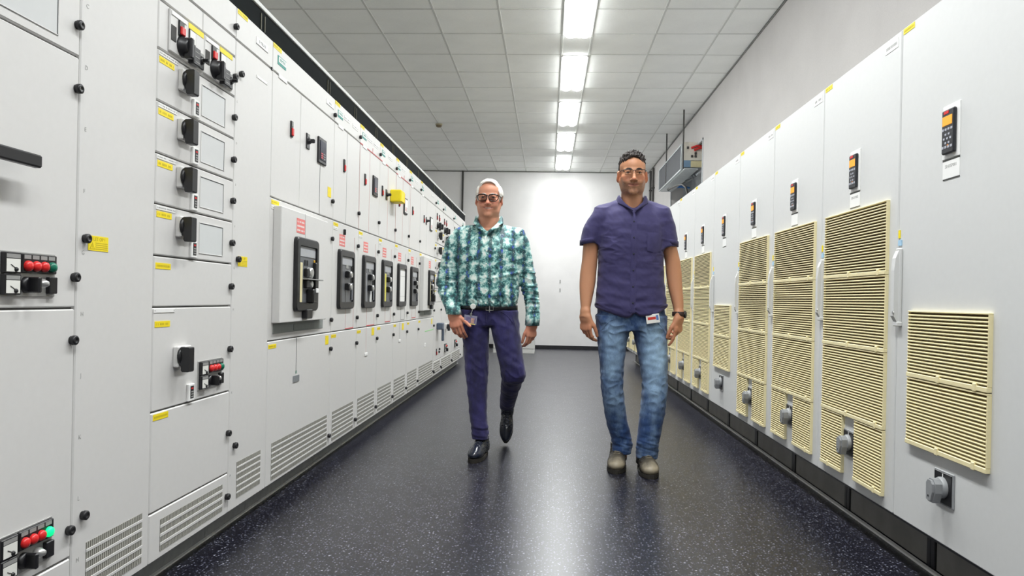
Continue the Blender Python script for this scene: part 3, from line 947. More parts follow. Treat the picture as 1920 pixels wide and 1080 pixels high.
def upper(r, w, btn=None, sel=None, rel=None, light=False, kn=None, seams=(), red=()):
    d = panel(r, 'upper_door', 0, w, 1.508, 2.114)
    if btn: pushbutton(d, btn, 1.882)
    if sel: selector(d, sel, 1.872)
    if rel: relay(d, rel, 1.878, light)
    knob(d, w-.022 if kn is None else kn, 1.617)
    for x in seams:
        boxpart(d, 'panel_seam', M_INKLIGHT, x-.001, x+.001, 1.512, 2.11, -.001, .0005, 0)
    for x in red:
        boxpart(d, 'mimic_line', M_PINK, x-.0018, x+.0018, 1.512, 2.112, -.0014, .0005, 0)
    return d
def bus(parent, x0, x1, branch=None):
    def mk(m):
        hline(m, x0, x1, 2.1145, .007, -.0012)
        if branch: vline(m, branch, 2.116, 2.150, .006, -.0012)
    return part(parent, 'mimic_bus', M_REDLINE, mk)
def lower_mimic(parent, x0, x1, z=.866, low=None, mm=None):
    def mk(m):
        m.cur = 0; hline(m, x0, x1, z-.044, .006, -.0012)
        m.cur = 1; vline(m, x0+.002, z-.04, .955, .0028); vline(m, x1-.002, z-.04, 1.44, .0028)
        if low: vline(m, x0+.002, low, z-.05, .0028)
    return part(parent, 'mimic_line', [mm or M_REDLINE, M_PINK if not mm else M_INKLIGHT], mk)

# F
r, h = breaker_section(4.372, .6, 'second breaker cabinet with two silver knobs, next to the wide one with the raised box', 'plain')
white_tag(h, .20, 2.180, .13, .026, 21); white_tag(h, .40, 2.176, .13, .026, 22)
upper(r, .6, btn=.215, seams=(.283,)); m_, l_ = mid_low(r, .6, 'plain', False, .283); lower_mimic(m_, .312, .505); part(m_, 'door_latch', M_BLK, lambda m: m.box(.231, .243, -.016, .001, 1.435, 1.472, .003))
# G
r, h = breaker_section(4.972, .6, 'third breaker cabinet, with a white card below its silver knobs', 'tag')
white_tag(h, .20, 2.180, .13, .026, 23); white_tag(h, .40, 2.176, .13, .026, 24); bus(h, 0, .6, .36)
d = upper(r, .6, btn=.145, rel=.440, red=(.004, .283)); m_, l_ = mid_low(r, .6, 'tag', False, .283); lower_mimic(m_, .268, .500, low=.82)
boxpart(l_, 'mimic_line', M_PINK, .268, .2708, .628, .812, -.0014, .0005, 0); part(l_, 'card_holder', M_WHT, lambda m: m.box(.235, .305, -.006, .001, .600, .622, .002)); boxpart(l_, 'yellow_sticker', M_YEL, .432, .510, .742, .800, -.0015, .0005, 0)
# H
r, h = breaker_section(5.572, .6, 'fourth breaker cabinet, with a yellow strip in the breaker and a yellow plug above it', 'yellow')
white_tag(h, .30, 2.180, .13, .026, 25); bus(h, 0, .29, None)
d = upper(r, .6, btn=.085, sel=.235, red=(.290,))
cp = link('yellow_cap', None, top(d), (.46, 0, 1.886), label='bright yellow protective cap')
part(cp, 'cap', M_YEL, lambda m: m.box(-.085, .070, -.095, .001, -.050, .052, .008)); part(cp, 'orange_edge', M_ORANGE, lambda m: m.box(.0705, .082, -.094, .0, -.046, .040, .004))
m_, l_ = mid_low(r, .6, 'yellow', False, .283); lower_mimic(m_, .268, .470, .876)
# I
r, h = breaker_section(6.172, .6, 'fifth breaker cabinet, its breaker opening closed by a white plate', 'white')
white_tag(h, .24, 2.180, .13, .026, 26); bus(h, .0, .60, .34)
d = upper(r, .6, btn=.135, rel=.405, light=True, red=(.004, .300)); m_, l_ = mid_low(r, .6, 'white', False, .283); lower_mimic(m_, .300, .470, .876, .82, M_INKLIGHT)
boxpart(l_, 'mimic_line', M_INKLIGHT, .268, .2708, .658, .812, -.0014, .0005, 0); part(l_, 'card_holder', M_WHT, lambda m: m.box(.235, .305, -.006, .001, .632, .654, .002)); boxpart(l_, 'yellow_sticker', M_YEL, .372, .448, .736, .796, -.0015, .0005, 0)
# J
r, h = breaker_section(6.772, .6, 'sixth breaker cabinet, with dark knobs, before the second raised box', 'small')
white_tag(h, .30, 2.180, .13, .026, 27); bus(h, 0, .12)
d = upper(r, .6, btn=.170, red=(.06,)); m_, l_ = mid_low(r, .6, 'small', False, .283); lower_mimic(m_, .230, .430, .880)
# K
r, h = breaker_section(7.372, 1.0, 'wide breaker cabinet with the second raised box, far along the left row', 'open')
white_tag(h, .70, 2.180, .14, .026, 28)
d1 = panel(r, 'upper_door', 0, .396, 1.508, 2.114); pushbutton(d1, .215, 1.876); selector(d1, .36, 1.87)
d2 = panel(r, 'upper_door', .396, 1.0, 1.508, 2.114)
rl = relay(d2, .66, 1.866, True, .15, .155); knob(d2, .97, 1.617)
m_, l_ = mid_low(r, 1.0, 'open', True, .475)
boxpart(l_, 'green_line', mat('green_tape', (150, 226, 140), .5), .42, .985, .664, .672, -.0016, .0005, 0); part(l_, 'card_holder', M_WHT, lambda m: m.box(.39, .46, -.006, .001, .50, .54, .002)); boxpart(l_, 'yellow_sticker', M_YEL, .83, .90, .735, .796, -.0015, .0005, 0)

# ---- far drawer sections L to O
far_labels = ['first far drawer cabinet behind the raised box, with a blue-grey lever', 'second far drawer cabinet, beside the sleeve of the printed shirt', 'third far drawer cabinet, almost hidden by the printed shirt', 'last drawer cabinet of the left row, hidden behind the printed shirt']
for k, (u0, w) in enumerate(((8.372, .6), (8.972, 1.0), (9.972, 1.0), (10.972, .42))):
    r = cabinet_root(u0, 'switchgear_cabinet', far_labels[k])
    carcass(r, w)
    h = panel(r, 'header', 0, w, 2.114, ZT); knob(h, w-.03, 2.146); logo(h, .12 if w > .5 else .06, 2.180)
    if k == 3:
        panel(r, 'door', 0, w, ZB, 2.114); end_panel(r, w-.001, w, ZB, ZT, M_GREY); continue
    d = panel(r, 'starter_front', 0, w, 1.860, 2.114)
    for q, x in enumerate((.10, .28)):
        pushbutton(d, x, 2.005)
        part(d, 'rotary_handle', M_BLK, lambda m, x=x: (m.lathe((x+.04, 0, 1.900), (0, -1, 0), [(0, .042), (.012, .040), (.020, .03), (.026, .02)], 16), m.box(x+.025, x+.055, -.050, -.015, 1.870, 1.935, .006)))
    zz = [1.860, 1.690, 1.508, 1.330, 1.150, .985]
    for q in range(5):
        dd = panel(r, 'drawer_front', 0, w, zz[q+1], zz[q]); knob(dd, w-.02, (zz[q]+zz[q+1])/2-.03)
        if q < 4: switch_handle(dd, .20, (zz[q]+zz[q+1])/2+.01)
        yellow_label(dd, .010, zz[q]-.04, .098, .020, q+30)
    d = panel(r, 'drawer_front', 0, w, .283, .985); knob(d, w-.06, .892)
    if k == 0:
        hd = link('lever_handle', None, top(d), (.30, 0, .66), label='blue-grey lever handle')
        part(hd, 'hub', M_BLUEGREY, lambda m: m.box(-.07, .07, -.075, .001, -.005, .075, .008)); part(hd, 'lever', M_BLUEGREY, lambda m: m.box(.01, .04, -.080, -.050, -.145, .0, .006))
    else:
        switch_handle(d, .42, .66)
    instrument_panel(d, .30, .33) if k else pushbutton(d, .24, .385)
    knob(d, .46, .405); knob(d, .44, .372)
    v = panel(r, 'vent_panel', 0, w, ZB, .283); grille(v, .06, w-.06, .134, 5, .027, .018, .014); knob(v, w-.016, .176); knob(v, .05, .16)

# ---- dark trunking along the top of the row
t = thing('busbar_trunking', 'long dark glossy trunking with a bright edge along the top of the left row', 'trunking', (FACE_L, 1.369, 0), PI/2)
L_ROW = 11.392-1.369
boxpart(t, 'dark_face', mat('trunking_black', (16, 21, 22), .75, var=.15, scale=5, spec=.06), 0, L_ROW, ZT+.001, 2.352, .010, .10, .002)
boxpart(t, 'bright_edge', mat('edge_aluminium', (216, 218, 216), .5, .0, var=.03), -.002, L_ROW+.002, 2.352, 2.374, .002, .12, .002)
mk = lambda m: (m.box(-.030, -.022, -.003, .001, 0, .075, .001), m.box(.012, .020, -.003, .001, 0, .075, .001))  # pair of thin bronze-brown uprights near each section joint
for u in (1.969, 2.369, 2.969, 3.372, 4.372, 4.972, 5.572, 6.172, 6.772, 7.372, 8.372, 8.972, 9.972):
    put(t, 'upright_bar', 'trunking_upright', mk, mat('upright_bronze', (70, 68, 50), .6, var=.1), (u-1.369-.10, .009, ZT+.006))
# ------------------------------------------------------------------ right row: drive cabinets with filter fans
M_GREYR = mat('drive_cabinet_grey', (214, 215, 214), .42, var=.012, bump=.08, scale=40)
M_IVORY = mat('ivory_louvre', (238, 226, 180), .5, var=.03, scale=60)
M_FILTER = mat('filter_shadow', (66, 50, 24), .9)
M_KEYS = mat('keypad_black', (34, 36, 42), .4, var=.08)
M_SCREEN = emit('amber_screen', (232, 152, 36), .5)
M_KEY = mat('key_grey', (176, 178, 188), .5)
M_PLINTHR = mat('plinth_grey_brown', (124, 122, 118), .55, var=.12, scale=8)
M_SWG = mat('switch_grey', (146, 148, 150), .45, var=.05)
RZT, RZB, PW = 2.1427, .2135, .8

def filter_module(parent, xc, z0, h, w=.655, notch=None, nrow=22):
    """louvred ivory filter grille: frame, slats one by one, clips; notch = (x0, x1) gap for the switch"""
    g = link('filter_grille', None, top(parent), (xc, 0, z0))
    spans = [(-w/2, w/2)] if notch is None else [(-w/2, notch[0]), (notch[1], w/2)]
    def fr(m):
        for a, b in spans:
            m.cur = 0
            m.box(a, b, -.017, .001, 0, .017, .002); m.box(a, b, -.015, .001, h-.006, h, .0015)
            m.box(a, a+.003, -.012, .001, .017, h-.006, .001); m.box(b-.004, b, -.014, .001, .017, h-.006, .001)
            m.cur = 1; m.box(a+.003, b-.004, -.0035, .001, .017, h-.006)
        m.cur = 0
        for x in ((spans[0][0]+spans[0][1])*.5-.03, spans[-1][1]-.065):
            m.box(x-.009, x+.009, -.0195, -.006, -.002, .024, .002)
    key = 'filter_frame_%d_%d_%s' % (h*1e4, w*1e3, notch)
    if key not in MESH:
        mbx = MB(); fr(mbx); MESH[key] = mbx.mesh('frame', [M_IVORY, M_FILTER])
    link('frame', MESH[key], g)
    nr = max(4, int(round((h-.025)/(.305-.025)*nrow)))
    for a, b in spans:
        sk = 'slat_%d' % round((b-a)*1e3)
        if sk not in MESH:
            L = (b-a-.006)/2; m = MB()
            m.prism([(-.0155, .0), (-.0140, -.0030), (-.004, -.0008), (-.004, .0050), (-.0145, .0030)], 'x', -L, L); MESH[sk] = m.mesh('slat', M_IVORY)
        for k in range(nr):
            link('slat', MESH[sk], g, ((a+b)/2-.0005, 0, .021+(h-.030)*(k+.3)/nr))
    return g

def keypad(parent, x, z):
    k = link('control_keypad', None, top(parent), (x, 0, z))
    def fr(m): m.box(-.054, .052, -.004, .001, -.094, .094, .0015)
    put(k, 'frame', 'keypad_frame', fr, M_WHT, (0, 0, 0))
    def bd(m):
        m.cur = 0; m.box(-.040, .036, -.0125, 0, -.078, .076, .004)
        m.cur = 1
        for i in range(4): m.box(-.036+.0175*i, -.024+.0175*i, -.0135, -.0115, .002, .011, .001)
        for i in range(4): m.box(-.036+.0175*i, -.024+.0175*i, -.0135, -.0115, -.060, -.050, .001)
        for q, t in enumerate((0, 60, 120, 180, 240, 300)):
            a = math.radians(t); m.box(-.003+.020*math.cos(a)-.005, -.003+.020*math.cos(a)+.005, -.0135, -.0115, -.026+.017*math.sin(a)-.004, -.026+.017*math.sin(a)+.004, .001)
        m.box(-.008, .002, -.0135, -.0115, -.030, -.022, .001)
        m.cur = 2; m.box(-.003, .005, -.0136, -.0115, -.052, -.047, .001)
    put(k, 'keys', 'keypad_body', bd, [M_KEYS, M_KEY, M_ORANGE], (0, -.003, 0))
    def sc(m): m.box(-.034, .026, -.0135, -.0115, .020, .053, .001)
    put(k, 'screen', 'keypad_screen', sc, M_SCREEN, (0, -.003, 0))
    def lg(m): m.box(-.026, .004, -.0135, -.0115, .060, .071, .001)
    l = put(k, 'logo_badge', 'keypad_logo', lg, M_REDB, (0, -.003, 0))
    def tg(m):
        m.cur = 0; m.box(-.052, .052, -.0025, .001, -.033, .030, .001)
        m.cur = 1; m.box(-.052, .052, -.0030, -.001, .030, .034); m.box(-.050, .052, -.002, .001, -.0355, -.033)
    t = put(k, 'name_plate', 'keypad_tag', tg, [M_WHT, M_INK], (0, 0, -.130))
    return k, t

def rotary(parent, x, z, low=False):
    r = link('main_switch', None, top(parent), (x, 0, z))
    def pl(m):
        m.cur = 0; m.box(-.062, .062, -.005, .001, -.062, .058, .004)
        m.cur = 1; m.box(-.055, .053, -.008, -.004, -.056, .052, .003)
        m.cur = 2; m.box(-.002, .002, -.0092, -.007, .034, .048)
    put(r, 'plate', 'switch_plate', pl, [M_SWG, M_BLK, M_WHT], (0, 0, 0))
    def kn(m):
        m.lathe((0, -.007, 0), (0, -1, 0), [(0, .037), (.010, .037), (.016, .033)], 22)
        prof = [(-.024, -.052), (.012, -.052), (.026, -.016), (.026, .016), (.012, .030), (-.012, .030), (-.026, .016), (-.026, -.016)]
        m.prism(prof, 'y', -.046, -.022)
        m.prism([(p[0]*.75, p[1]*.85) for p in prof], 'y', -.054, -.046)
    put(r, 'knob', 'switch_knob', kn, M_SWG, (0, 0, 0))
    def lk(m): m.lathe((-.004, -.0545, -.030), (0, -1, 0), [(0, .004), (.001, .003)], 10)
    put(r, 'lock_hole', 'switch_lock', lk, M_BLK, (0, 0, 0))
    return r

def swing_handle(parent, x):
    h = link('swing_handle', None, top(parent), (x, 0, 1.12))
    def body(m): m.prism([(-.004, -.150), (-.012, -.150), (-.030, -.118), (-.031, .060), (-.026, .110), (-.014, .140), (-.004, .146)], 'x', -.014, .014)
    put(h, 'grip', 'swing_grip', body, M_GREYR, (0, 0, 0))
    def base(m): m.box(-.016, .018, -.014, .001, -.150, .150, .004); m.box(-.014, .022, -.020, .001, -.158, -.140, .003)
    put(h, 'base', 'swing_base', base, M_SWG if False else M_GREYR, (0, 0, 0))
    def lock(m): m.lathe((.012, -.030, -.105), (0, -1, 0), [(0, .007), (.003, .006)], 12)
    put(h, 'lock', 'swing_lock', lock, M_SILV, (0, 0, 0))
    def st(m): m.box(-.015, .010, -.0045, .001, .160, .182); 
    put(h, 'blue_sticker', 'swing_sticker', st, mat('pale_blue_sticker', (168, 206, 232), .5), (0, 0, 0))
    def sy(m): m.box(-.018, -.004, -.003, .001, .190, .222)
    put(h, 'yellow_sticker', 'swing_yellow', sy, M_YEL, (0, 0, 0))
    return h

def drive_cabinet(k, label, tall=True):
    y1 = 2.93+PW*k                      # far end of this cabinet along the aisle
    r = thing('drive_cabinet', label, 'electrical cabinet', (FACE_R, y1, 0), -PI/2, 'drive cabinets of the right row')
    w = PW
    boxpart(r, 'body', M_SEAM, .0012, w-.0012, RZB+.01, RZT-.004, .012, .6, .003)
    boxpart(r, 'roof', M_GREYR, .0012, w-.0012, RZT-.004, RZT-.001, .012, .6, 0)
    d = boxpart(r, 'door', M_GREYR, .0036, w-.0036, RZB, RZT, 0, .020, .0045)
    def pl(m):
        m.cur = 0; m.box(.03, w-.03, .157, .58, .004, RZB, .003)
        m.cur = 1; m.box(0, .03, .150, .58, .004, RZB, .003); m.box(w-.03, w, .150, .58, .004, RZB, .003)
        m.box(0, w, .02, .58, RZB-.018, RZB+.010, .002)
    part(r, 'plinth', [M_PLINTHR, M_BLK], pl)
    kp, tg = keypad(d, w/2-.03 if not tall else w/2-.01, 1.652)
    if k < 2: letters(kp, 'SIN05P00%d' % (k+1), 0, -.120, .0165, M_PRINTL, -.0027)
    yl = boxpart(r, 'yellow_label', M_YEL, .012, .098, RZT-.028, RZT-.006, -.0012, .0005, 0)
    part(yl, 'print', MATS['label_olive'], lambda m: micro_text(m, .018, .092, RZT-.024, RZT-.010, -.0013, 1, k))
    wl = boxpart(r, 'name_plate', M_WHT, w-.140, w-.030, RZT-.058, RZT-.020, -.0015, .0005, 0)
    part(wl, 'print', M_PRINTL, lambda m: micro_text(m, w-.130, w-.040, RZT-.050, RZT-.028, -.0016, 1, k+7))
    if tall:
        xc = w/2
        filter_module(d, xc, 1.170, .305); filter_module(d, xc, .850, .318); filter_module(d, xc, .533, .315)
        filter_module(d, xc, .262, .268, notch=(-.075, .055))
        rotary(d, xc-.012, .415)
    else:
        xc = w/2-.03
        filter_module(d, xc, .775, .250, .505); filter_module(d, xc, .522, .250, .505)
        rotary(d, xc-.0, .415)
    swing_handle(d, .0245)
    if k == 0: end_panel(r, w-.001, w, RZB, RZT-.002, M_GREYR)
    if k == 12: end_panel(r, 0, .001, RZB, RZT-.002, M_GREYR)
    return r
labs = ['nearest grey drive cabinet, with a short louvred grille, cut by the right edge', 'second grey drive cabinet from the right edge, with the tallest louvred grille', 'third grey drive cabinet from the right edge, with full louvres', 'fourth grey drive cabinet from the right edge, with full louvres', 'grey drive cabinet in the middle of the row with a short louvred grille', 'sixth grey drive cabinet, just past the one with a short grille', 'seventh grey drive cabinet, beside the watch of the man in purple', 'eighth grey drive cabinet, partly behind the arm of the man in purple',
        'ninth grey drive cabinet, behind the man in purple', 'tenth grey drive cabinet, behind the man in purple', 'eleventh grey drive cabinet, behind the man in purple', 'twelfth grey drive cabinet, hidden behind the jeans of the man in purple', 'last grey drive cabinet of the right row, behind the legs of the man in purple']
for k in range(13):
    drive_cabinet(k, labs[k], k not in (0, 4))
# thin white sealing line on the floor along the plinths
m = MB(); m.box(FACE_R+.126, FACE_R+.144, .5, 12.53, 0, .009); build('trim_4', m, mat('sealant_white', (246, 246, 244), .6), kind='structure')
m = MB(); m.box(FACE_L-.092, FACE_L-.078, 1.3, 11.4, 0, .006); build('trim_5', m, MATS['sealant_white'], kind='structure')
# ------------------------------------------------------------------ implicit-surface figures
def hermite(zs, cols, q):
    """smooth interpolation of station columns at heights q"""
    zs = np.asarray(zs, float); o = np.argsort(zs); zs = zs[o]
    out = []
    for c in cols:
        c = np.asarray(c, float)[o]
        m = np.gradient(c, zs) if len(zs) > 1 else np.zeros_like(c)
        qi = np.clip(q, zs[0], zs[-1])
        k = np.clip(np.searchsorted(zs, qi) - 1, 0, len(zs) - 2)
        h = zs[k+1] - zs[k]; t = (qi - zs[k]) / h
        out.append((2*t**3-3*t**2+1)*c[k] + (t**3-2*t**2+t)*h*m[k] + (-2*t**3+3*t**2)*c[k+1] + (t**3-t**2)*h*m[k+1])
    return out

class Field:
    def __init__(self, lo, hi, h):
        self.lo = np.array(lo, np.float32); self.h = h
        self.n = np.ceil((np.array(hi) - np.array(lo)) / h).astype(int) + 1
        self.f = np.full(self.n, 0.5, np.float32)
        self.ax = [(self.lo[i] + h * np.arange(self.n[i])).astype(np.float32) for i in range(3)]
    def _sl(self, lo, hi, pad):
        s = []
        for i in range(3):
            a = int(np.floor((lo[i] - pad - self.lo[i]) / self.h)); b = int(np.ceil((hi[i] + pad - self.lo[i]) / self.h)) + 1
            s.append(slice(max(0, a), max(0, min(self.n[i], b))))
        return tuple(s)
    def put(self, lo, hi, fn, k=0.0, op='u'):
        sl = self._sl(lo, hi, k + 0.012)
        x, y, z = (self.ax[i][sl[i]] for i in range(3))
        if min(len(x), len(y), len(z)) == 0:
            return self
        d = fn(x[:, None, None], y[None, :, None], z[None, None, :]).astype(np.float32)
        a = self.f[sl]
        if op == 's':
            d = -d; r = np.maximum(a, d)
            if k > 0:
                hh = np.maximum(k - np.abs(a - d), 0) / k; r = r + hh*hh*k*0.25
        else:
            r = np.minimum(a, d)
            if k > 0:
                hh = np.maximum(k - np.abs(a - d), 0) / k; r = r - hh*hh*k*0.25
        self.f[sl] = r
        return self
    def cap(self, a, b, r0, r1, k=0.0, op='u'):
        a, b = np.array(a, np.float32), np.array(b, np.float32); v = b - a; L = max(float(v @ v), 1e-9); R = max(r0, r1)
        def fn(x, y, z):
            t = np.clip(((x-a[0])*v[0] + (y-a[1])*v[1] + (z-a[2])*v[2]) / L, 0, 1)
            return np.sqrt((x-a[0]-t*v[0])**2 + (y-a[1]-t*v[1])**2 + (z-a[2]-t*v[2])**2) - (r0 + (r1-r0)*t)
        return self.put(np.minimum(a, b) - R, np.maximum(a, b) + R, fn, k, op)
    def chain(self, pts, rs, k=0.0, op='u'):
        for i in range(len(pts) - 1):
            self.cap(pts[i], pts[i+1], rs[i], rs[i+1], k if i == 0 else min(k, 0.01) if k else 0.0, op)
        return self
    def ell(self, c, r, k=0.0, op='u', rot=None):
        c, r = np.array(c, np.float32), np.array(r, np.float32); R = float(r.max()) if rot is not None else r
        M = None if rot is None else np.array(Matrix.Rotation(rot[0], 3, 'X') @ Matrix.Rotation(rot[1], 3, 'Y') @ Matrix.Rotation(rot[2], 3, 'Z'), np.float32)
        def fn(x, y, z):
            p = (x-c[0], y-c[1], z-c[2])
            if M is not None:
                p = tuple(M[0, i]*p[0] + M[1, i]*p[1] + M[2, i]*p[2] for i in range(3))
            k0 = np.sqrt((p[0]/r[0])**2 + (p[1]/r[1])**2 + (p[2]/r[2])**2)
            k1 = np.sqrt((p[0]/r[0]**2)**2 + (p[1]/r[1]**2)**2 + (p[2]/r[2]**2)**2)
            return k0*(k0-1)/np.maximum(k1, 1e-6)
        return self.put(c - R, c + R, fn, k, op)
    def ecap(self, a, b, wide, w0, w1, t0, t1, k=0.0):
        """flattened capsule: half width w along `wide`, half thickness t across it"""
        a, b = np.array(a, np.float32), np.array(b, np.float32); v = b - a; L = float(np.linalg.norm(v)); d = v / L
        s = np.array(wide, np.float32); s = s - d*(s@d); s /= np.linalg.norm(s); n = np.cross(d, s)
        R = max(w0, w1, t0, t1)
        def fn(x, y, z):
            p = (x-a[0], y-a[1], z-a[2])
            al = p[0]*d[0]+p[1]*d[1]+p[2]*d[2]; u = p[0]*s[0]+p[1]*s[1]+p[2]*s[2]; w = p[0]*n[0]+p[1]*n[1]+p[2]*n[2]
            t = np.clip(al/L, 0, 1); ww = w0+(w1-w0)*t; tt = t0+(t1-t0)*t; ov = (al-t*L)/tt
            return (np.sqrt((u/ww)**2 + (w/tt)**2 + ov**2) - 1)*tt
        return self.put(np.minimum(a, b) - R, np.maximum(a, b) + R, fn, k)
    def zloft(self, st, n=2.2, k=0.0, rnd=0.0, op='u'):
        """stations (z, cx, cy, rx, ry): horizontal superellipse sections, smoothly interpolated"""
        st = np.array(st, float); z0, z1 = st[:, 0].min(), st[:, 0].max()
        lo = [(st[:, 1]-st[:, 3]).min()-.02, (st[:, 2]-st[:, 4]).min()-.02, z0]; hi = [(st[:, 1]+st[:, 3]).max()+.02, (st[:, 2]+st[:, 4]).max()+.02, z1]
        def fn(x, y, z):
            zz = z[0, 0]; cx, cy, rx, ry = (c.astype(np.float32)[None, None, :] for c in hermite(st[:, 0], st[:, 1:].T, zz))
            q = ((np.abs(x-cx)/rx)**n + (np.abs(y-cy)/ry)**n)**(1.0/n)
            d = (q-1)*np.minimum(rx, ry); e = np.maximum(z0-z, z-z1)+0*d
            if rnd <= 0:
                return np.maximum(d, e)
            d2, e2 = d+rnd, e+rnd
            return np.minimum(np.maximum(d2, e2), 0)+np.sqrt(np.maximum(d2, 0)**2+np.maximum(e2, 0)**2)-rnd
        return self.put(lo, hi, fn, k, op)
    def front(self, x, z, default=0.0):
        """y of the first surface met coming from -y"""
        i = int(round((x-self.lo[0])/self.h)); k = int(round((z-self.lo[2])/self.h))
        if not (0 <= i < self.n[0] and 0 <= k < self.n[2]):
            return default
        col = self.f[i, :, k]; j = np.argmax(col < 0)
        if col[j] >= 0:
            return default
        t = col[j-1]/(col[j-1]-col[j]) if j > 0 else 0
        return float(self.ax[1][j-1] + t*self.h) if j > 0 else float(self.ax[1][0])
    def surface(self):
        """surface nets -> (verts, quads)"""
        f = self.f; s = f < 0; nx, ny, nz = f.shape
        cnt = np.zeros((nx-1, ny-1, nz-1), np.uint8)
        offs = [(i, j, k) for i in (0, 1) for j in (0, 1) for k in (0, 1)]
        for i, j, k in offs:
            cnt += s[i:nx-1+i, j:ny-1+j, k:nz-1+k]
        cells = np.argwhere((cnt > 0) & (cnt < 8))
        idx = np.full(cnt.shape, -1, np.int32); idx[tuple(cells.T)] = np.arange(len(cells))
        val = np.stack([f[cells[:, 0]+i, cells[:, 1]+j, cells[:, 2]+k] for i, j, k in offs], 1)
        acc = np.zeros((len(cells), 3)); num = np.zeros(len(cells)); O = np.array(offs, float)
        for a in range(8):
            for b in range(a+1, 8):
                if np.abs(O[a]-O[b]).sum() != 1:
                    continue
                va, vb = val[:, a], val[:, b]; m = (va < 0) != (vb < 0)
                t = np.where(m, va/np.where(m, va-vb, 1), 0)
                acc += np.where(m[:, None], O[a]+(O[b]-O[a])*t[:, None], 0); num += m
        V = self.lo + self.h*(cells + acc/num[:, None])
        Q = []
        for ax in range(3):
            u, w = [(1, 2), (2, 0), (0, 1)][ax]
            sa = [slice(None)]*3; sb = [slice(None)]*3; sa[ax] = slice(0, -1); sb[ax] = slice(1, None)
            A, B = s[tuple(sa)], s[tuple(sb)]
            e = np.argwhere(A != B)
            e = e[(e[:, u] > 0) & (e[:, w] > 0) & (e[:, u] < f.shape[u]-1) & (e[:, w] < f.shape[w]-1)]
            du = np.zeros(3, int); du[u] = 1; dw = np.zeros(3, int); dw[w] = 1
            q = np.stack([idx[tuple((e-du-dw).T)], idx[tuple((e-dw).T)], idx[tuple(e.T)], idx[tuple((e-du).T)]], 1)
            inside = A[tuple(e.T)]
            Q.append(np.where(inside[:, None], q, q[:, ::-1]))
        return V, np.concatenate(Q)

def vnormals(V, Q):
    a = np.cross(V[Q[:, 2]]-V[Q[:, 0]], V[Q[:, 3]]-V[Q[:, 1]])
    Nn = np.stack([np.bincount(Q.ravel(), np.repeat(a[:, i], 4), len(V)) for i in range(3)], 1)
    return Nn/np.maximum(np.linalg.norm(Nn, axis=1, keepdims=True), 1e-12)

def relax(V, Q, it=1, lam=0.5):
    E = np.concatenate([Q[:, [0, 1]], Q[:, [1, 2]], Q[:, [2, 3]], Q[:, [3, 0]]])
    deg = np.bincount(E.ravel(), minlength=len(V))
    for _ in range(it):
        S = np.stack([np.bincount(E[:, 0], V[E[:, 1], i], len(V)) + np.bincount(E[:, 1], V[E[:, 0], i], len(V)) for i in range(3)], 1)
        V = V*(1-lam) + lam*S/np.maximum(deg, 1)[:, None]
    return V

def np_mesh(name, V, Q, mats, colors=None):
    me = bpy.data.meshes.new(name)
    me.vertices.add(len(V)); me.vertices.foreach_set('co', np.ascontiguousarray(V, np.float32).ravel())
    me.loops.add(Q.size); me.loops.foreach_set('vertex_index', np.ascontiguousarray(Q, np.int32).ravel())
    me.polygons.add(len(Q)); me.polygons.foreach_set('loop_start', np.arange(0, Q.size, 4, dtype=np.int32))
    me.polygons.foreach_set('use_smooth', np.ones(len(Q), bool))
    me.update(calc_edges=True)
    if colors is not None:
        at = me.color_attributes.new('tone', 'FLOAT_COLOR', 'POINT')
        at.data.foreach_set('color', np.ascontiguousarray(np.c_[colors, np.ones(len(V))], np.float32).ravel())
    for m in (mats if isinstance(mats, (list, tuple)) else [mats]):
        me.materials.append(m)
    return me

def waves(P, seed, scale, n=5):
    """smooth pseudo-random field in about [-1, 1], features about `scale` metres (x, y, z) apart"""
    r = np.random.RandomState(seed); sc = np.array(scale, float); out = 0
    for _ in range(n):
        k = r.normal(size=3); k = k/np.linalg.norm(k)*2*np.pi/sc*r.uniform(.6, 1.4)
        k2 = r.normal(size=3)*2*np.pi/(sc*2.3)
        out = out + np.sin(P@k + 1.6*np.sin(P@k2 + r.uniform(0, 6)) + r.uniform(0, 6))
    return out/n*1.6

def ridge(x):
    return 1-2*np.abs(x)**0.8

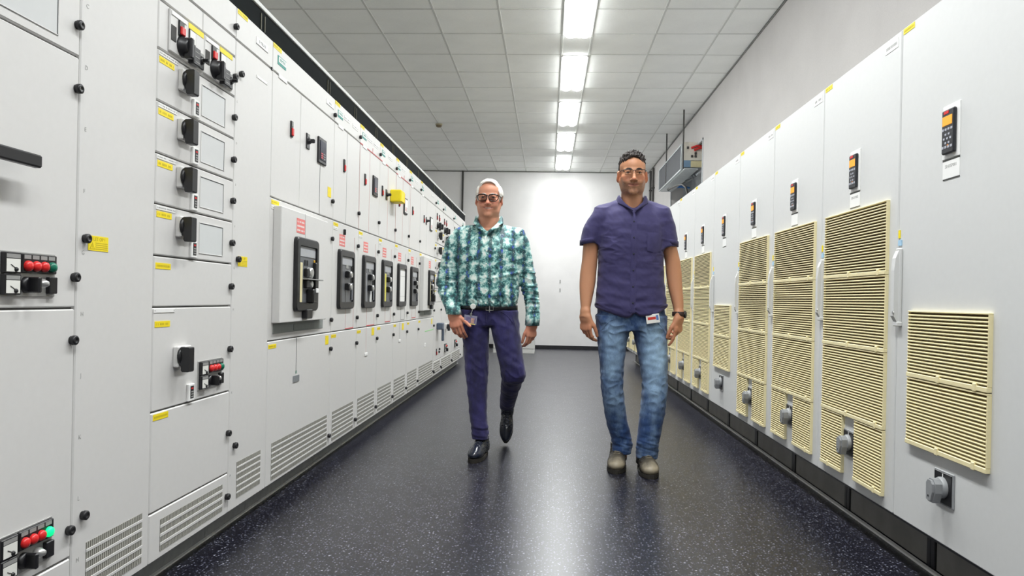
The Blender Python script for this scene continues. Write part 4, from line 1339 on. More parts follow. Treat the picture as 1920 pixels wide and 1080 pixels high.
def hand_into(Fd, W, D, Nn, S, sc, curls, thumb, spread=0.0):
    """palm, four jointed fingers and a thumb; W wrist, D along the hand, Nn the way the palm faces, S the thumb side"""
    W, D, Nn, S = (np.array(v, float) for v in (W, D, Nn, S))
    D /= np.linalg.norm(D); Nn = Nn - D*(Nn@D); Nn /= np.linalg.norm(Nn); S = S - D*(S@D) - Nn*(S@Nn); S /= np.linalg.norm(S)
    Fd.ecap(W-D*.02*sc, W+D*.02*sc, S, .029*sc, .032*sc, .021*sc, .019*sc, k=.02)
    Fd.ecap(W+D*.012*sc, W+D*.078*sc, S, .033*sc, .039*sc, .017*sc, .013*sc, k=.02)
    Fd.cap(W+D*.02*sc+S*.02*sc+Nn*.006*sc, W+D*.052*sc+S*.031*sc+Nn*.008*sc, .014*sc, .012*sc, k=.014)
    ln = [.95, 1.04, .98, .78]
    for i in range(4):
        b = W+D*(.086-.004*abs(i-1)-(.006 if i == 3 else 0))*sc+S*(.0315-.0212*i)*sc
        ang = 0; p = b-D*.016*sc; r0 = (.0098 if i < 3 else .0086)*sc
        Fd.cap(p, b, r0*1.02, r0*1.08, k=.009)
        p = b; d0 = D+S*spread*(1.5-i); d0 /= np.linalg.norm(d0)
        for j, L in enumerate((.046, .028, .022)):
            ang += curls[i][j]; d = d0*math.cos(ang)+Nn*math.sin(ang); q = p+d*L*ln[i]*sc
            Fd.cap(p, q, r0*(1-.1*j), r0*(.93-.1*j), k=.0025); p = q
    t = W+D*.03*sc+S*.03*sc+Nn*.006*sc
    rt = .0125*sc
    for j, (L, (cd, cs, cn)) in enumerate(zip((.040, .034, .028), thumb)):
        d = D*cd+S*cs+Nn*cn; d /= np.linalg.norm(d); q = t+d*L*sc
        Fd.cap(t, q, rt*(1-.1*j), rt*(.94-.12*j), k=.008 if j == 0 else .002); t = q
    return t

def head_into(Fd, c, s, smile=0.0, jaw=1.0):
    """skull, face, nose, lips and ears; c is the point between the eyes, s the scale, the face looks along -y"""
    T = lambda x, y, z: (c[0]+x*s, c[1]+y*s, c[2]+z*s)
    E = lambda p, r, k=.0, op='u', rot=None: Fd.ell(T(*p), tuple(v*s for v in r), k*s, op, rot)
    C = lambda a, b, r0, r1, k=.0, op='u': Fd.cap(T(*a), T(*b), r0*s, r1*s, k*s, op)
    E((0, .018, .036), (.075, .094, .084))
    E((0, -.018, .045), (.064, .060, .056), .02)
    E((0, -.018, -.028), (.066, .062, .066), .02)
    E((0, -.026, -.074), (.052*jaw, .050, .042), .02)
    for x in (-1, 1):
        C((x*.050*jaw, .004, -.045), (x*.042*jaw, -.012, -.082), .018, .016, .03)
        E((x*.044, -.050, -.022), (.022, .020, .016), .02)
        E((x*.036, -.060, -.046-.002*smile), (.018+.003*smile, .017+.004*smile, .018), .02)
        C((x*.010, -.073, .017), (x*.046, -.058, .019), .010, .009, .012)
        E((x*.033, -.092, .001), (.020, .017, .0115), .010, 's')
        C((x*.019, -.0745, .0065), (x*.034, -.0770, .0085), .0042, .0046, .004)
        C((x*.034, -.0770, .0085), (x*.046, -.0690, .0045), .0046, .0040, .004)
        C((x*.020, -.0735, -.0060), (x*.045, -.0690, -.0050), .0046, .0044, .004)
    E((0, -.064, -.106), (.021, .016, .016), .02)
    C((0, -.072, .012), (0, -.098, -.034), .0075, .0110, .012)
    E((0, -.1025, -.0385), (.0125, .0115, .0105), .006)
    for x in (-1, 1):
        E((x*.0125, -.088, -.0415), (.0095, .011, .0085), .006)
        E((x*.0070, -.0985, -.0500), (.0042, .0060, .0036), .003, 's')
    E((0, -.060, -.066), (.030, .020, .024), .014)
    up = .006*smile
    C((-.029-.003*smile, -.0660, -.0665+up), (0, -.0795, -.0615), .0035, .0052, .005); C((0, -.0795, -.0615), (.029+.003*smile, -.0660, -.0665+up), .0052, .0035, .005)
    C((-.024, -.0680, -.0725+up*.6-.003*smile), (0, -.0775, -.0750-.003*smile), .0045, .0062, .005); C((0, -.0775, -.0750-.003*smile), (.024, -.0680, -.0725+up*.6-.003*smile), .0062, .0045, .005)
    C((-.031-.002*smile, -.0730, -.0668+up), (0, -.0865, -.0682-.0015*smile), .0018, .0024+.0030*smile, .002, 's'); C((0, -.0865, -.0682-.0015*smile), (.031+.002*smile, -.0730, -.0668+up), .0024+.0030*smile, .0018, .002, 's')
    for x in (-1, 1):
        E((x*.0800, .010, -.010), (.0085, .0200, .0330), .008, rot=(.15, 0, x*.45))
        E((x*.0875, .002, -.006), (.0050, .0100, .0170), .004, 's', rot=(.15, 0, x*.45))
    return T

def patch(Fd, x0, x1, z0, z1, nx, nz, off, mats, name, parent, shape=None, thick=0.003):
    """thin piece of cloth lying on the front of a field, grid of nx by nz, with edges turned back to the surface"""
    V, Q = [], []
    for j in range(nz+1):
        for i in range(nx+1):
            u, v = i/nx, j/nz; x = x0+(x1-x0)*u; z = z0+(z1-z0)*v
            if shape:
                x, z = shape(u, v, x, z)
            y = Fd.front(x, z)
            edge = i in (0, nx) or j in (0, nz)
            V.append((x, y-(off-thick if edge else off), z))
    for j in range(nz):
        for i in range(nx):
            a = j*(nx+1)+i; Q.append((a, a+1, a+nx+2, a+nx+1))
    V = np.array(V); Y = V[:, 1].reshape(nz+1, nx+1)
    Y2 = Y.copy(); Y2[1:-1] = (Y[:-2]+Y[1:-1]+Y[2:])/3; V[:, 1] = np.minimum(Y2, Y+.001).ravel()
    return link(name, np_mesh(name, V, np.array(Q), mats), parent)
# ------------------------------------------------------------------ people: materials
def skin_material():
    n = N('skin')
    a = n.add('ShaderNodeVertexColor'); a.layer_name = 'tone'
    no = n.noise(90, 3)
    n.color(n.mix(n.math('MULTIPLY', no.outputs['Fac'], 0.12), a.outputs['Color'], (0.32, 0.10, 0.06, 1)))
    n.set(Roughness=0.48)
    n.b.inputs['Specular IOR Level'].default_value = 0.4
    n.b.inputs['Subsurface Weight'].default_value = 0.12
    n.b.inputs['Subsurface Radius'].default_value = (0.012, 0.005, 0.003)
    n.bump(n.noise(400, 2).outputs['Fac'], 0.12, 0.001)
    return n.m

def cloth(name, c, var, scale, rough=0.85, fine=500, sheen=0.2):
    n = N(name)
    oc = n.obj_coords()
    no = n.noise(scale, 4, 0.6)
    lo = tuple(v*(1-var) for v in lin(c)); hi = tuple(min(1, v*(1+var)) for v in lin(c))
    base = n.ramp(no.outputs['Fac'], [(0.3, lo), (0.7, hi)])
    fn = n.noise(fine, 2, 0.6)
    n.color(n.mix(0.35, base, n.ramp(fn.outputs['Fac'], [(0.35, (0.75,)*3), (0.65, (1.25,)*3)]), 'MULTIPLY'))
    n.set(Roughness=rough)
    n.b.inputs['Sheen Weight'].default_value = sheen
    n.bump(fn.outputs['Fac'], 0.25, 0.0012)
    return n.m

def print_shirt_material():
    """white, sea green and dark green watercolour print with columns of small blue flowers"""
    n = N('printed_cotton')
    oc = n.obj_coords()
    v = n.mapping(oc, (1, 0.35, 1))
    big = n.noise(25, 8, 0.70, v, 0.1)
    sep = n.add('ShaderNodeSeparateXYZ'); n.link(oc, sep.inputs[0])
    wv = n.noise(9, 2, 0.5, v)
    bx = n.math('COSINE', n.math('ADD', n.math('MULTIPLY', sep.outputs[0], 2*math.pi/0.073), math.pi/2))
    bz = n.math('COSINE', n.math('ADD', n.math('MULTIPLY', sep.outputs[2], 2*math.pi/0.082), n.math('MULTIPLY', wv.outputs['Fac'], 9.0)))
    blob = n.math('ADD', n.math('MULTIPLY', bx, 0.050), n.math('MULTIPLY', bz, 0.030))
    base = n.ramp(n.math('ADD', big.outputs['Fac'], blob), [(0.33, lin((14, 44, 50))), (0.43, lin((34, 84, 88))), (0.495, lin((80, 146, 144))), (0.55, lin((168, 212, 206))), (0.64, lin((236, 245, 238)))])
    # dark stripes every 7 cm across
    st = n.math('SINE', n.math('MULTIPLY', sep.outputs[0], 2*math.pi/0.073))
    wob = n.noise(26, 3, 0.6, v)
    st = n.math('ADD', st, n.math('MULTIPLY', n.math('SUBTRACT', wob.outputs['Fac'], 0.5), 2.6))
    sm = n.ramp(st, [(0.55, (0, 0, 0)), (1.15, (1, 1, 1))])
    c1 = n.mix(n.math('MULTIPLY', sm, 0.80), base, lin((28, 62, 70)))
    # blue blossoms along the stripes
    vo = n.add('ShaderNodeTexVoronoi', feature='F1'); vo.inputs['Scale'].default_value = 36; n.link(n.mix(0.03, n.mapping(oc, (1, 0.3, 0.75)), n.noise(120, 3).outputs['Color'], 'ADD'), vo.inputs['Vector'])
    bl = n.ramp(vo.outputs['Distance'], [(0.24, (1, 1, 1)), (0.40, (0, 0, 0))])
    c2 = n.mix(n.math('MULTIPLY', bl, n.math('MULTIPLY', sm, 0.85)), c1, lin((44, 78, 196)))
    # small pale speckles
    vp = n.add('ShaderNodeTexVoronoi', feature='F1'); vp.inputs['Scale'].default_value = 105; n.link(n.mapping(oc, (1, 0.4, 1)), vp.inputs['Vector'])
    sp = n.ramp(vp.outputs['Distance'], [(0.16, (1, 1, 1)), (0.26, (0, 0, 0))])
    c3 = n.mix(n.math('MULTIPLY', sp, n.ramp(wob.outputs['Fac'], [(0.5, (0, 0, 0)), (0.62, (1, 1, 1))])), c2, lin((214, 232, 222)))
    n.color(c3)
    n.set(Roughness=0.6)
    n.b.inputs['Sheen Weight'].default_value = 0.15
    n.bump(n.noise(600, 2).outputs['Fac'], 0.15, 0.001)
    return n.m

def denim(name, dark, light, fade):
    n = N(name)
    oc = n.obj_coords()
    no = n.noise(9, 5, 0.65, n.mapping(oc, (1.4, 1.4, 0.7)))
    fi = n.noise(260, 2, 0.7, n.mapping(oc, (1, 1, 0.35)))
    fac = n.math('ADD', n.math('MULTIPLY', n.math('SUBTRACT', no.outputs['Fac'], 0.5), 1.1), fade(n, oc))
    base = n.ramp(fac, [(0.1, lin(dark)), (0.9, lin(light))])
    n.color(n.mix(0.4, base, n.ramp(fi.outputs['Fac'], [(0.35, (0.7,)*3), (0.65, (1.3,)*3)]), 'MULTIPLY'))
    n.set(Roughness=0.8)
    n.b.inputs['Sheen Weight'].default_value = 0.15
    n.bump(fi.outputs['Fac'], 0.3, 0.0012)
    return n.m

def fade_light(n, oc):
    """worn patches on the thighs and knees of the light jeans"""
    out = None
    for (x, z, rx, rz, w) in ((-.11, .74, .055, .16, .40), (.14, .72, .065, .18, .62), (-.08, .42, .06, .08, .22), (.15, .44, .06, .09, .25)):
        s = n.add('ShaderNodeVectorMath', operation='LENGTH')
        n.link(n.mapping(oc, (1/rx, 0, 1/rz), (-x/rx, 0, -z/rz)), s.inputs[0])
        g = n.math('MULTIPLY', n.math('SUBTRACT', 1.6, s.outputs['Value'], True), w)
        out = g if out is None else n.math('ADD', out, g)
    return n.math('ADD', out, 0.16)

def fade_dark(n, oc):
    return n.math('ADD', 0.3, 0.0)

M_SKIN = skin_material()
M_PRINT = print_shirt_material()
M_PURPLE = cloth('purple_blue_cotton', (50, 45, 90), 0.12, 40, 0.8, 700, 0.12)
M_DENIM_LIGHT = denim('washed_denim', (34, 64, 112), (158, 190, 220), fade_light)
M_DENIM_DARK = denim('indigo_denim', (20, 17, 56), (60, 54, 126), fade_dark)
M_BLACK_LEATHER = mat('black_leather', (22, 22, 26), 0.35, var=.15, scale=60, bump=.05)
M_NAVY_LEATHER = mat('navy_polished_leather', (26, 31, 44), 0.22, var=.25, scale=14)
M_BOOT = None
def boot_material():
    n = N('scuffed_leather')
    oc = n.obj_coords()
    no = n.noise(16, 4, 0.6)
    sep = n.add('ShaderNodeSeparateXYZ'); n.link(oc, sep.inputs[0])
    f = n.math('ADD', n.math('MULTIPLY', sep.outputs[1], -4.6), n.math('MULTIPLY', n.math('SUBTRACT', no.outputs['Fac'], 0.5), 0.6))
    n.color(n.ramp(f, [(0.42, lin((48, 45, 39))), (0.66, lin((84, 78, 66))), (0.92, lin((158, 148, 128)))]))
    n.set(Roughness=0.5)
    n.bump(n.noise(120, 3).outputs['Fac'], 0.2, 0.001)
    return n.m
M_BOOT = boot_material()
M_SOLE = mat('dark_rubber', (44, 41, 36), 0.75, var=.15)
M_LACE = mat('waxed_lace', (120, 112, 96), 0.8)
M_NAVY_LACE = mat('navy_lace', (30, 34, 46), 0.7)
M_EYE = mat('eye_white', (225, 220, 212), 0.25, var=.02)
M_IRIS = mat('brown_iris', (58, 42, 32), 0.2, var=.2, scale=300)
M_TEETH = mat('teeth', (226, 218, 200), 0.3, var=.03)
M_TORTOISE = mat('tortoiseshell', (34, 24, 22), 0.25, var=.5, scale=120)
M_BLACK_PLASTIC = mat('black_plastic', (24, 24, 27), 0.4, var=.1)
M_STEEL = mat('brushed_steel', (176, 176, 172), 0.3, 1.0, var=.06, scale=80)
M_WHITE_PLASTIC = mat('white_plastic', (236, 236, 232), 0.4, var=.02)

def glass_material():
    n = N('clear_lens')
    n.set(Roughness=0.0)
    n.color((1, 1, 1, 1))
    n.b.inputs['Transmission Weight'].default_value = 1.0
    n.b.inputs['IOR'].default_value = 1.12
    return n.m
M_LENS = glass_material()

def hair_material(name, cols, scale, stretch):
    n = N(name)
    no = n.noise(scale, 5, 0.7, n.mapping(n.obj_coords(), stretch), 0.6)
    n.color(n.ramp(no.outputs['Fac'], [(0.32, lin(cols[0])), (0.5, lin(cols[1])), (0.68, lin(cols[2]))]))
    n.set(Roughness=0.7)
    n.b.inputs['Specular IOR Level'].default_value = 0.3
    n.bump(no.outputs['Fac'], 0.6, 0.002)
    return n.m
M_HAIR_WHITE = hair_material('white_hair', ((188, 182, 172), (222, 218, 210), (240, 238, 232)), 110, (1.6, 0.5, 0.8))
M_HAIR_DARK = hair_material('greying_dark_hair', ((20, 16, 15), (38, 32, 30), (92, 86, 82)), 110, (1, 1, 1))

def sdf_child(Fd, name, mats, parent, it=1, disp=None, colors=None, post=None, **props):
    V, Q = Fd.surface()
    V = relax(V, Q, it)
    if disp is not None:
        V = V + vnormals(V, Q)*disp(V)[:, None]
    if post is not None:
        V = post(V)
    return link(name, np_mesh(name, V, Q, mats, None if colors is None else colors(V)), parent, **props)

def shoe(parent, loc, rz, rx, leather, lace_mat, s=1.0, wide=1.0, toe_round=1.0, shaft=.145):
    """ankle shoe: leather upper, separate sole, laces; heel at +y, toe at -y"""
    Fd = Field((-.09, -.25, -.005), (.09, .13, .2), .0032)
    w = wide
    Fd.ell((0, -.135, .046), (.047*w, .078, .036*toe_round), 0)
    Fd.ell((0, -.05, .062), (.043*w, .10, .047), .04)
    Fd.ell((0, .045, .055), (.037*w, .052, .056), .04)
    Fd.zloft([(.05, 0, .03, .040*w, .056), (.10, 0, .034, .041*w, .056), (shaft, 0, .038, .043*w, .055)], 2.2, .03)
    Fd.put((-.1, -.26, -.01), (.1, .14, .026), lambda x, y, z: (z-.024)+0*x+0*y, 0, 's')
    up = sdf_child(Fd, 'shoe', leather, parent, 1, lambda V: .0016*waves(V, 5, (.05, .03, .02), 4)*(V[:, 1] > -.12))
    up.location = loc; up.rotation_euler = (rx, 0, rz); up.scale = (s, s, s)
    mb = MB()
    out = []
    for i in range(40):
        t = 2*math.pi*i/40
        y = -.045+.168*math.sin(t)
        ww = np.interp(y, [-.215, -.18, -.13, -.06, .0, .06, .125], [.030, .047, .0545, .049, .040, .042, .030])*w
        out.append((ww*(abs(math.cos(t))**.55)*(1 if math.cos(t) >= 0 else -1), y))
    mb.prism(out, 'z', .004, .026)
    mb.prism([p for p in [(x*.98, y) for x, y in out] if p[1] > .035] or out, 'z', 0.0, .006)
    mb.prism([p for p in [(x*.94, y) for x, y in out] if p[1] < -.06] or out, 'z', 0.0, .006)
    build('sole', mb, M_SOLE, up)
    for k in range(4):
        mb = MB()
        y = -.098+.024*k; z = Fd_top(Fd, y)
        mb.tube([(-.020, y-.002, Fd_top(Fd, y, -.020)+.0015), (0, y, z+.003), (.020, y+.002, Fd_top(Fd, y, .020)+.0015)], .0030, 6)
        build('lace', mb, lace_mat, up)
    return up

def Fd_top(Fd, y, x=0.0):
    i = int(round((x-Fd.lo[0])/Fd.h)); j = int(round((y-Fd.lo[1])/Fd.h)); c = Fd.f[i, j, :]
    k = len(c)-1-int(np.argmax(c[::-1] < 0))
    return float(Fd.ax[2][k])

def collar(parent, m, S, c, w, d, zb, zs, zv, tip, fall=.045, flare=.030):
    """turn-down collar open in a V: inner edge round the neck and down both sides of the opening, outer edge with two points"""
    q = np.linspace(0, 1, 15)
    k = [0, .25, .5, .75, 1]
    inner = np.array([(0, d, zb), (w*.80, d*.62, zb-.004), (w, -.010, zs), (w*.70, -d*.88, zs-(zs-zv)*.50), (.006, -d*1.55, zv)])
    outer = np.array([(0, d+.020, zb-fall), (w*.95, d*.75, zb-fall-.002), (w+flare, -.015, zs-fall), (tip[0]*1.04, -d*1.1, tip[1]+.020), (tip[0]*.12, -d*1.62, zv-.008)])
    I = np.stack(hermite(k, inner.T, q), 1); O = np.stack(hermite(k, outer.T, q), 1)
    O[-1] = (.010, -d*1.6, zv-.010)
    if tip[0] > .06:
        O[-2] = (tip[0], -d*1.45, tip[1])
    V, Q = [], []
    rows = 6
    for sg in (-1, 1):
        base = len(V)
        for i in range(len(q)):
            a, b = I[i], O[i]
            low = a*np.array([.93, .93, 1])-np.array([0, 0, .030*(1-q[i]**2)])
            f1 = a+(b-a)*.10+np.array([0, 0, .006*(1-q[i])]); f2 = a+(b-a)*.45; f3 = a+(b-a)*.80
            out = np.array([a[0]*.5, a[1]*.5, 0]); out = out/max(np.linalg.norm(out), 1e-6)
            for p, e in ((low, -.004), (a, 0), (f1, .005), (f2, .008), (f3, .006), (b, .003)):
                p = p+out*e; x, y, z = c[0]+sg*p[0], c[1]+p[1], p[2]
                if p is not low and y < c[1]-.02 and e > 0:
                    y = min(y, S.front(x, z, 9)-.0045)
                V.append((x, y, z))
        for i in range(len(q)-1):
            for j in range(rows-1):
                e = base+i*rows+j; qd = (e, e+rows, e+rows+1, e+1); Q.append(qd if sg > 0 else qd[::-1])
    o = link('collar', np_mesh('collar', np.array(V), np.array(Q), m), parent)
    so = o.modifiers.new('thickness', 'SOLIDIFY'); so.thickness = .0028; so.offset = 0
    return o

def eyes(parent, T, s):
    for x in (-1, 1):
        mb = MB(); p = T(x*.0325, -.0645, .0005)
        mb.sphere(p, .0112*s, 16, 10)
        e = build('eyeball', mb, M_EYE, parent)
        mb = MB(); mb.sphere((p[0], p[1]-.0078*s, p[2]), (.0056*s, .0042*s, .0056*s), 14, 8)
        build('iris', mb, M_IRIS, e)

def eyebrows(parent, T, s, m, thick, tilt=.0):
    for x in (-1, 1):
        mb = MB()
        pts = [T(x*.014, -.0845, .0195), T(x*.024, -.0850, .0235+tilt), T(x*.036, -.0800, .0245+tilt), T(x*.047, -.0680, .0205)]
        mb.tube(pts, [thick*s, thick*1.25*s, thick*1.1*s, thick*.5*s], 8)
        build('eyebrow', mb, m, parent)

def glasses(parent, T, s, m, lens, thick, top_only=False, label=None):
    """frame with two lenses, bridge and temples"""
    (hw, hh, cx, cz, corner) = lens
    g = link('glasses', None, parent, label=label)
    y0 = -.097
    def outline(x, k=28):
        pts = []
        for i in range(k):
            t = 2*math.pi*i/k; ct, st = math.cos(t), math.sin(t)
            ex = 2/corner
            px = hw*(abs(ct)**ex)*(1 if ct >= 0 else -1); pz = hh*(abs(st)**ex)*(1 if st >= 0 else -1)
            if pz < 0:
                px *= 1-.20*(-pz/hh)
            pts.append(T(x*cx+px, y0+.10*abs(x*cx+px)**1.5*2.2, cz+pz))
        return pts
    mb = MB()
    for x in (-1, 1):
        o = outline(x)
        if top_only:
            up = o[0:15]
            mb.tube(up, thick*s, 8)
        else:
            k = len(o)
            mb.tube(o, [thick*s*(1.5 if 2 < i < k/2-2 else 1.0) for i in range(k)], 8, True)
    mb.tube([T(-(cx-hw), y0+.003, cz+hh*.45), T(0, y0-.003, cz+hh*.62), T(cx-hw, y0+.003, cz+hh*.45)], thick*s*1.1, 8)
    for x in (-1, 1):
        yy = y0+.10*abs(cx+hw)**1.5*2.2
        mb.tube([T(x*(cx+hw-.002), yy, cz+hh*.62), T(x*(cx+hw+.006), yy+.006, cz+hh*.62), T(x*.0815, -.02, cz+hh*.5), T(x*.083, .012, cz+hh*.45)], thick*s*.95, 8)
    build('frame', mb, m, g)
    for x in (-1, 1):
        o = outline(x, 24); mb = MB(); k = len(o)
        vs = o+[(p[0], p[1]+.0012, p[2]) for p in o]
        mb.poly(vs, [tuple(range(k)), tuple(range(k, 2*k))[::-1]]+[(i, k+i, k+(i+1) % k, (i+1) % k) for i in range(k)])
        build('lens', mb, M_LENS, g)
    return g

def skin_colors(base, T_inv, s, beard, lips, flush, smile=0.0):
    """albedo of the skin: lips, flushed cheeks, nose and ears, beard shadow"""
    B = np.array(lin(base)); L = np.array(lin(lips)); FL = np.array(lin(flush)); BD = np.array(lin((84, 70, 62)))
    def f(V):
        P = (V-np.array(T_inv))/s
        C = np.tile(B, (len(V), 1))
        def blend(w, col):
            nonlocal C
            C = C*(1-w[:, None])+col*w[:, None]
        g = lambda c, r: np.exp(-(((P-np.array(c))/np.array(r))**2).sum(1))
        fl = sum(g((x*.042, -.06, -.03), (.022, .03, .018)) for x in (-1, 1))+g((0, -.11, -.038), (.016, .02, .014))+sum(g((x*.088, .01, -.01), (.014, .03, .035)) for x in (-1, 1))
        blend(np.clip(fl, 0, 1)*.55, FL)
        if beard > 0:
            low = 1/(1+np.exp((P[:, 2]+.047)/.006)); fr = 1/(1+np.exp((P[:, 1]-.0)/.008)); up = 1/(1+np.exp(-(P[:, 2]+.128)/.008))
            mo = np.exp(-((P[:, 0]/.034)**2+((P[:, 2]+.0555)/.006)**2))*(P[:, 1] < -.05)
            bd = np.clip(low*fr*up+mo*.3, 0, 1)*(.75+.25*waves(P, 3, (.012, .012, .012)))
            blend(np.clip(bd, 0, 1)*beard, BD)
        zc = P[:, 2]-.0062*smile*np.clip(np.abs(P[:, 0])/.03, 0, 1.2)**2
        lip = np.exp(-((P[:, 0]/.029)**4+((zc+.0685)/.0088)**4))*(P[:, 1] < -.060)
        blend(np.clip(lip, 0, 1)*.75, L)
        mline = np.exp(-((P[:, 0]/.033)**6+((zc+.0680)/.0024)**2))*(P[:, 1] < -.058)
        blend(np.clip(mline, 0, 1)*.6, np.array(lin((92, 44, 38))))
        hd = np.exp(-((V[:, 2]-.86)/.07)**2)*(V[:, 2] < .99)
        blend(hd*.25, FL)
        return C
    return f

# ------------------------------------------------------------------ the man in the purple shirt
def man_right():
    root = thing('person', 'taller man walking in a short-sleeved purple-blue shirt and washed blue jeans', 'person', (0.51, 4.45, 0), group='two men walking down the aisle')
    hc, hs = (-.010, -.030, 1.812), 1.07
    armL = [(1.60, -.180, .010, .036, .046), (1.47, -.240, .012, .046, .052), (1.374, -.252, .014, .047, .052), (1.282, -.257, .018, .048, .052), (1.20, -.265, .016, .050, .050), (1.15, -.268, .010, .049, .048), (1.051, -.275, -.008, .038, .040), (.985, -.278, -.022, .029, .034), (.945, -.278, -.028, .028, .033)]
    armR = [(1.60, .175, .010, .036, .046), (1.47, .212, .012, .044, .052), (1.372, .232, .014, .045, .052), (1.291, .252, .018, .046, .052), (1.209, .262, .016, .047, .050), (1.127, .270, .006, .043, .046), (1.046, .282, -.010, .036, .040), (.985, .287, -.024, .029, .034), (.945, .288, -.030, .028, .033)]
    B = Field((-.37, -.17, .03), (.38, .19, 1.97), .0035)
    B.zloft([(.95, 0, .01, .13, .07), (1.05, 0, .01, .17, .095), (1.25, 0, .01, .165, .095), (1.42, 0, .01, .175, .10), (1.53, 0, .01, .165, .090), (1.59, 0, .012, .12, .075)], 2.4)
    for x in (-1, 1):
        B.cap((x*.06, .018, 1.600), (x*.170, .012, 1.568), .040, .040, .05)
    B.zloft([(1.50, -.002, .012, .080, .070), (1.58, -.004, .008, .070, .068), (1.66, -.006, .002, .066, .068), (1.76, -.008, -.004, .064, .068)], 2.1, .035)
    B.zloft(armL, 2.1, .03); B.zloft(armR, 2.1, .03)
    B.zloft([(.06, -.028, .090, .034, .038), (.30, -.067, .060, .042, .045), (.45, -.094, .026, .045, .050), (.70, -.105, .01, .056, .060), (.97, -.09, .01, .060, .065)], 2.1, .03)
    B.zloft([(.06, .114, -.006, .034, .038), (.30, .135, -.012, .042, .045), (.45, .152, -.012, .047, .050), (.70, .140, .0, .058, .060), (.97, .09, .01, .060, .065)], 2.1, .03)
    T = head_into(B, hc, hs, 0.45, 1.06)
    th = [(.80, .42, .30), (.92, .10, .34), (.95, -.05, .34)]
    hand_into(B, (-.279, -.034, .950), (.05, -.02, -1), (.72, .69, 0), (.69, -.72, 0), 1.06, [(.30, .50, .40), (.45, .62, .45), (.55, .70, .45), (.60, .75, .45)], th)
    hand_into(B, (.288, -.036, .950), (-.05, -.02, -1), (-.80, .60, 0), (-.60, -.80, 0), 1.06, [(.22, .25, .25), (.62, .85, .5), (.75, .95, .5), (.80, .95, .5)], th)
    sdf_child(B, 'body', M_SKIN, root, 1, None, skin_colors((196, 142, 108), hc, hs, .62, (158, 92, 80), (206, 118, 92), .6))
    eyes(root, T, hs)
    eyebrows(root, T, hs, M_HAIR_DARK, .0030)
    # hair
    Hf = Field((-.13, -.16, 1.74), (.12, .14, 2.0), .0028)
    E = lambda c, r, k=0, op='u': Hf.ell(T(*c), tuple(v*hs for v in r), k*hs, op)
    E((0, .022, .040), (.0785, .098, .086)); E((0, -.004, .086), (.060, .072, .050), .03)
    E((0, -.088, .004), (.066, .080, .092), .008, 's'); E((0, -.10, -.08), (.12, .10, .09), .01, 's')
    Hf.put((-.2, -.2, 1.6), (.2, .2, 1.775), lambda x, y, z: (z-1.765-.22*np.maximum(0, -(y+.0)))+0*x, .01, 's')
    for x in (-1, 1):
        E((x*.085, .004, -.014), (.014, .026, .034), .004, 's')
    sdf_child(Hf, 'hair', M_HAIR_DARK, root, 0, lambda V: (.0009+.0060*np.clip((V[:, 2]-1.875)/.03, 0, 1))*waves(V, 11, (.022, .022, .018), 6)-.0015*(V[:, 2] < 1.88), label='short curly dark hair going grey')
    glasses(root, T, hs, M_BLACK_PLASTIC, (.0275, .0150, .0345, .001, 4.5), .0016, True, 'half-rim glasses')
    # shirt
    S = Field((-.36, -.19, .90), (.36, .20, 1.70), .004)
    S.zloft([(.93, .002, .004, .222, .140), (.997, .001, .004, .220, .142), (1.073, -.002, .004, .212, .138), (1.188, -.004, .006, .203, .132), (1.286, -.006, .006, .199, .132), (1.385, -.006, .004, .200, .134), (1.45, -.004, .004, .202, .128), (1.52, -.002, .006, .196, .118), (1.575, -.002, .008, .172, .102), (1.62, -.003, .012, .120, .086), (1.655, -.004, .014, .086, .076)], 2.5, 0, .02)
    for x in (-1, 1):
        S.cap((x*.070, .024, 1.628), (x*.182, .014, 1.582), .042, .054, .045)
    S.zloft([(1.605, -.185, .012, .036, .052), (1.533, -.222, .012, .057, .068), (1.470, -.247, .012, .057, .072), (1.392, -.263, .012, .056, .074)], 2.1, .035)
    S.zloft([(1.605, .178, .012, .036, .052), (1.533, .200, .012, .056, .068), (1.470, .215, .012, .055, .072), (1.380, .226, .012, .053, .074)], 2.1, .035)
    S.zloft([(1.600, -.004, .006, .070, .066), (1.645, -.004, .004, .080, .076), (1.72, -.004, .002, .086, .084)], 2.1, .01, 0, 's')
    S.cap((-.004, -.060, 1.66), (-.004, -.128, 1.588), .046, .006, .008, 's')
    def fold(V):
        amp = .0023+.0016*np.exp(-((V[:, 2]-1.02)/.10)**2)
        d = amp*waves(V, 21, (.16, .14, .060), 5)+.0006*waves(V, 22, (.05, .06, .03), 5)
        pull = ridge(waves(V, 23, (.16, .3, .07), 4))
        d += .0030*pull*np.exp(-((V[:, 2]-1.36)/.10)**2)*np.exp(-((np.abs(V[:, 0])-.14)/.07)**2)
        return d
    def hem(V):
        w = np.clip((1.03-V[:, 2])/.10, 0, 1)
        V = V.copy(); notch = .024*np.exp(-((V[:, 0]-.010)/.022)**2)*(V[:, 1] < 0)
        V[:, 2] += w*(.062*np.clip(np.abs(V[:, 0])/.22, 0, 1)**2.2+.012+notch+.004*np.sin(V[:, 0]*38))
        return V
    sh = sdf_child(S, 'shirt', M_PURPLE, root, 1, fold, None, hem)
    collar(sh, M_PURPLE, S, (-.005, .004), .078, .078, 1.690, 1.690, 1.590, (.046, 1.592), .048, .016)
    patch(S, -.020, .012, .972, 1.572, 2, 50, .0055, M_PURPLE, 'placket', sh, lambda u, v, x, z: (x+.002*math.sin(z*30), z))
    patch(S, .075, .165, 1.345, 1.455, 8, 8, .006, M_PURPLE, 'breast_pocket', sh, lambda u, v, x, z: (x, z-(.012*(1-abs(2*u-1)) if v == 0 else 0)))
